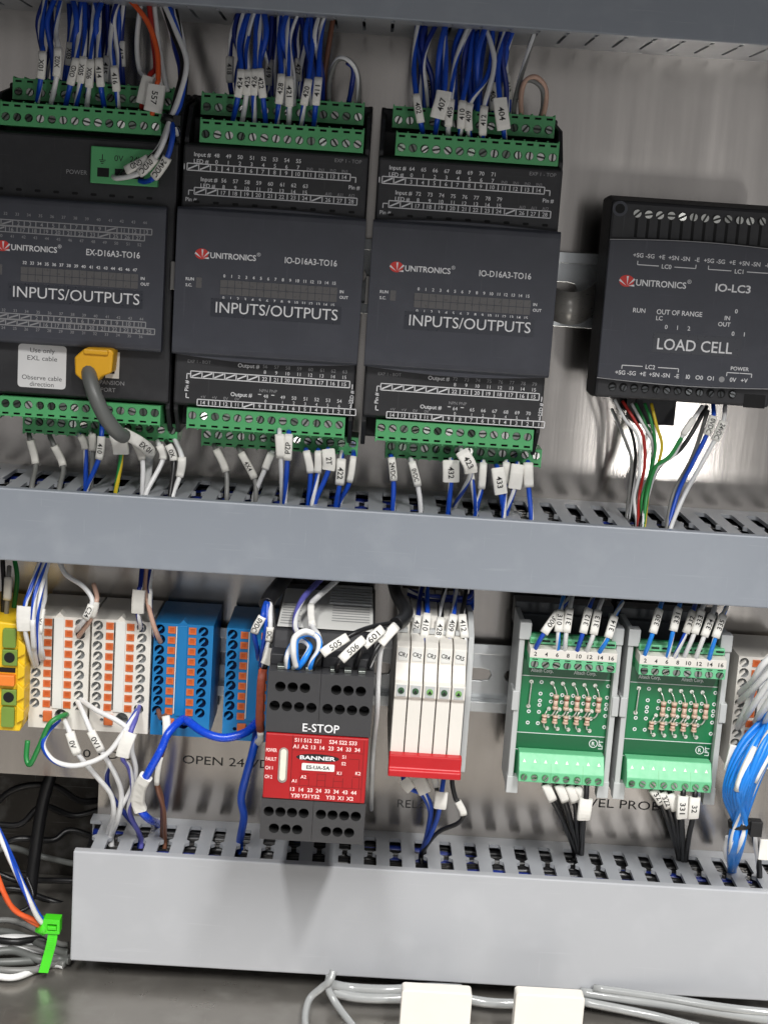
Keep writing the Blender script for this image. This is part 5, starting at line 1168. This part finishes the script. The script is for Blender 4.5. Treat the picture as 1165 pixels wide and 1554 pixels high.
o = q.build('cable_tie', KBLACK, None, bevel=.3); o.location = B(tieR); tag(o, 'black cable tie round the blue bundle at the right edge', 'cable tie', 'black cable ties')
wire([(1142, 1254, 56), (1146, 1280, 52), (1150, 1300, 46), inl(1152, 1330), 'duct_l'], 'kw', 'black and white wire dropping beside the tied blue bundle', 'single wires at the right edge', 1.5)
wire([(1104, 1270, 44), (1100, 1290, 42), (1104, 1305, 38), inl(1110, 1320), 'duct_l'], 'w', 'short white wire behind the lower left side of the blue bundle', 'single wires at the right edge', 1.2)
c = at(1113, 1152, 66); q = MB(c); q.box(c.x-3.2, c.x+4.6, c.y-6, c.y+6.4, c.z-1, c.z+.4)
o = q.build('paper_flag', PAPER, None, bevel=.2); o.location = B(c); o.rotation_euler = (0, .12, 0); tag(o, 'white paper flag above the blue bundle beside the right circuit board', 'flag')
c = at(1158, 1290, 60); q = MB(c); q.box(c.x-2, c.x+8, c.y-5, c.y+5, c.z-1, c.z+.4)
o = q.build('paper_flag', PAPER, None, bevel=.2); o.location = B(c); tag(o, 'white paper flag at the right edge below the blue bundle', 'flag')

# ------------------------------------------------------------------ lower left: floor cables, green tie
FV_ = FLOOR_V
def fl(px, py, up=1.6): return (px, py, 'd', FV_+up)
zt = at(80, 1403, 52)
run([('b', [(-20, 1225, 60), (10, 1285, 60), (36, 1345, 58), (58, 1388, 54), (74, 1406, 50)], []),
     ('wb', [(-14, 1240, 62), (20, 1315, 62), (42, 1362, 60), (58, 1394, 55), (74, 1410, 50)], []),
     ('o', [(-14, 1320, 58), (4, 1352, 58), (22, 1382, 56), (50, 1396, 53), (72, 1408, 50)], []),
     ('o', [(-14, 1300, 58), (2, 1345, 58), (14, 1372, 56), (40, 1394, 53), (72, 1412, 50)], [])], 'running into the green tie', 'wires held by the green tie', r=1.3)
gt = root('cable_tie', zt, 'bright green cable tie standing on the floor left of the lower duct', 'cable tie')
q = MB(); fr_ = rrect(-3.9, 3.9, -3.6, 3.8, 1.0, 3)
q.cell(front(3.0), -3.9, 3.9, -3.6, 3.8, ('r', 0.2, -.4, 2.3, 1.7), 3.2, mi=0)
for P in ([(-3.9, -3.6, -3), (-3.9, -3.6, 3), (-3.9, 3.8, 3), (-3.9, 3.8, -3)], [(3.9, -3.6, 3), (3.9, -3.6, -3), (3.9, 3.8, -3), (3.9, 3.8, 3)], [(-3.9, 3.8, 3), (3.9, 3.8, 3), (3.9, 3.8, -3), (-3.9, 3.8, -3)], [(-3.9, -3.6, -3), (3.9, -3.6, -3), (3.9, -3.6, 3), (-3.9, -3.6, 3)], [(-3.9, -3.6, -3), (-3.9, 3.8, -3), (3.9, 3.8, -3), (3.9, -3.6, -3)]): q.poly(P)
q.build('head', GREENP, gt, bevel=.5)
q = MB(); q.box(-1.9, 2.3, -1.5, .2, 1.2, 3.3); q.build('pawl', GREENP, gt, bevel=.2)
te = at(66, 1476, 56)-zt
q = MB(); tp = spline([(.6, -3.0, 1), (.2, -8, 2.2), (te.x*.5+.4, te.y*.62, te.z*.6), (te.x, te.y, te.z)], 5)
for i in range(len(tp)-1):
    a, b = tp[i], tp[i+1]; hw = 2.3
    for s in (0, 1):
        pass
    q.poly([a+Vector((-hw, 0, .6)), a+Vector((hw, 0, .6)), b+Vector((hw, 0, .6)), b+Vector((-hw, 0, .6))], 0, True)
    q.poly([a+Vector((-hw, 0, -.6)), b+Vector((-hw, 0, -.6)), b+Vector((hw, 0, -.6)), a+Vector((hw, 0, -.6))], 0, True)
    q.poly([a+Vector((-hw, 0, -.6)), a+Vector((-hw, 0, .6)), b+Vector((-hw, 0, .6)), b+Vector((-hw, 0, -.6))]); q.poly([a+Vector((hw, 0, .6)), a+Vector((hw, 0, -.6)), b+Vector((hw, 0, -.6)), b+Vector((hw, 0, .6))])
a, b = tp[-2], tp[-1]; q.poly([b+Vector((-2.3, 0, -.6)), b+Vector((2.3, 0, -.6)), b+Vector((2.3, 0, .6)), b+Vector((-2.3, 0, .6))])
for k in range(7):
    c = tp[2+k]; q.box(c.x-1.2, c.x+1.2, c.y-.25, c.y+.25, c.z+.5, c.z+.75)
q.build('strap', GREENP, gt)
q = MB(); ring_band(q, (-4.5, -1.5, -1), (.8, -.5, -.2), 4.4, 4.0, 20); q.build('loop', GREENP, gt)
cols = ['g', 'gc', 'k', 'gw', 'gc', 'w', 'gc', 'g', 'w']
for i, (y0, y1, up, rr, x1) in enumerate(((1398, 1432, 12, 1.6, 104), (1412, 1444, 9, 2.0, 104), (1424, 1436, 10, 1.7, 100), (1436, 1452, 6, 1.9, 108), (1448, 1456, 5, 2.2, 106), (1430, 1434, 9, 2.2, 14), (1462, 1460, 3.5, 2.0, 100), (1470, 1462, 3.2, 1.8, 98), (1478, 1464, 2.2, 1.7, 96))):
    wire([fl(-26, y0, up), fl(20, y0+6*math.sin(i), up+1), fl(60, (y0+y1)/2+5*math.sin(2*i), up), fl(x1-16, y1, up*.8), fl(x1, y1+2, up*.8)], cols[i], ['rearmost grey cable', 'second rearmost dark grey cable', 'black cable', 'grey cable with white stripe', 'thickest dark grey cable', 'short cut off white cable end', 'dark grey cable under the green tie', 'light grey cable under the green tie', 'front white cable reaching past the green tie'][i]+' lying on the floor at the lower left', 'cables on the floor at the left', rr, (), 'floor_cable', 'cable')
dk = ['k', 'k', 'k', 'gc', 'k', 'k', 'gc']
for i in range(7):
    y = 1205+29*i
    rj = lambda k: random.uniform(-k, k)
    wire([(-30, y+20+rj(30), -30+rj(8)), (20+rj(12), y+8+rj(18), -30+rj(10)), (70+rj(14), y+rj(20), -28+rj(8)), (120+rj(10), y+4+rj(22), -32+rj(8)), (190, y+10+rj(30), -38)], dk[i], ORD[i]+' dark cable from the top in the opening left of the lower duct', 'cables in the dark opening', 1.7, (), 'dark_cable', 'cable')
wire([(86, 1150, -14), (66, 1215, -12), (54, 1290, -10), (46, 1360, -6)], 'k', 'black corrugated sleeve slanting down through the dark opening', None, 3.2, (), 'sleeved_cable', 'cable', 12)
wire([(40, 1330, 20), (50, 1358, 24), (44, 1376, 30), (26, 1386, 34)], 'k', 'thin black wire curling behind the blue wires of the green tie', None, 1.0)
# cables at the far left of the lower row, beside the yellow terminal
run([('gn', [(22, 848, 30), (26, 880, 34), (20, 930, 30)], []), ('k', [(4, 850, 36), (6, 900, 40), (2, 950, 40)], []), S('g', [(14, 860, 40), (13, 876, 44), (11, 910, 44), (8, 950, 40)], '', 1, 2, 1.9, GP)], 'above the yellow terminal', 'wires above the ground terminal')
# ------------------------------------------------------------------ front bottom: clear cables and white clips
WIRE['cl'] = (CLEAR, None)
for i, (P, rr, lab) in enumerate((
    ([fl(488, 1600, 3), fl(464, 1560, 3), (468, 1520, 'd', FV_+6), (488, 1500, 'd', FV_+12), (500, 1490, 'd', FV_+16), (506, 1474, 'd', FV_+20)], 1.8, 'left clear grey cable looping out from under the lower duct'),
    ([fl(560, 1590, 3), fl(534, 1556, 3), (510, 1524, 'd', FV_+6), (498, 1500, 'd', FV_+12), (500, 1480, 'd', FV_+18)], 1.8, 'second clear grey cable bending down from under the lower duct'),
    ([(498, 1494, 'd', FV_+12), (530, 1500, 'd', FV_+9), (590, 1503, 'd', FV_+9), (650, 1500, 'd', FV_+9), (700, 1502, 'd', FV_+9)], 2.4, 'upper level clear cable left of the first white clip'),
    ([(500, 1504, 'd', FV_+8), (540, 1514, 'd', FV_+6), (600, 1516, 'd', FV_+6), (680, 1514, 'd', FV_+6), (740, 1522, 'd', FV_+6), (780, 1524, 'd', FV_+6), (850, 1524, 'd', FV_+6)], 2.4, 'lower level clear cable passing behind both white clips'),
    ([(880, 1506, 'd', FV_+9), (960, 1518, 'd', FV_+9), (1060, 1532, 'd', FV_+9), (1190, 1552, 'd', FV_+9)], 2.4, 'upper clear cable running out to the lower right corner'),
    ([(900, 1500, 'd', FV_+12), (1000, 1514, 'd', FV_+12), (1100, 1530, 'd', FV_+12), (1190, 1540, 'd', FV_+12)], 2.0, 'thin clear cable close under the lower duct at the right'),
    ([(880, 1520, 'd', FV_+6), (980, 1540, 'd', FV_+5), (1060, 1560, 'd', FV_+5)], 2.2, 'lower clear cable leaving the frame right of the second white clip'))):
    wire(P, 'cl', lab, 'clear cables on the floor', rr, (), 'clear_cable', 'cable', 10)
for i, (x0, x1, y, s) in enumerate(((610, 717, 1503, 'left'), (783, 888, 1509, 'right'))):
    a = at(x0, y, 92); b = at(x1, y+4, 92); cl = root('cable_clip', ((a.x+b.x)/2, FLOOR_V, 80), s+' one of the two square white cable clips at the bottom edge', 'cable clip', 'white cable clips')
    hw = (b.x-a.x)/2; h = a.y-FLOOR_V
    q = MB(); q.profn(rrect(-hw, hw, 0.1, h, 1.6, 5), 4, 12); q.build('front_plate', WHITE, cl, bevel=.5)
    q = MB(); q.box(-hw*.8, hw*.8, .1, 4, -14, 4); q.build('base', WHITE, cl, bevel=.4)
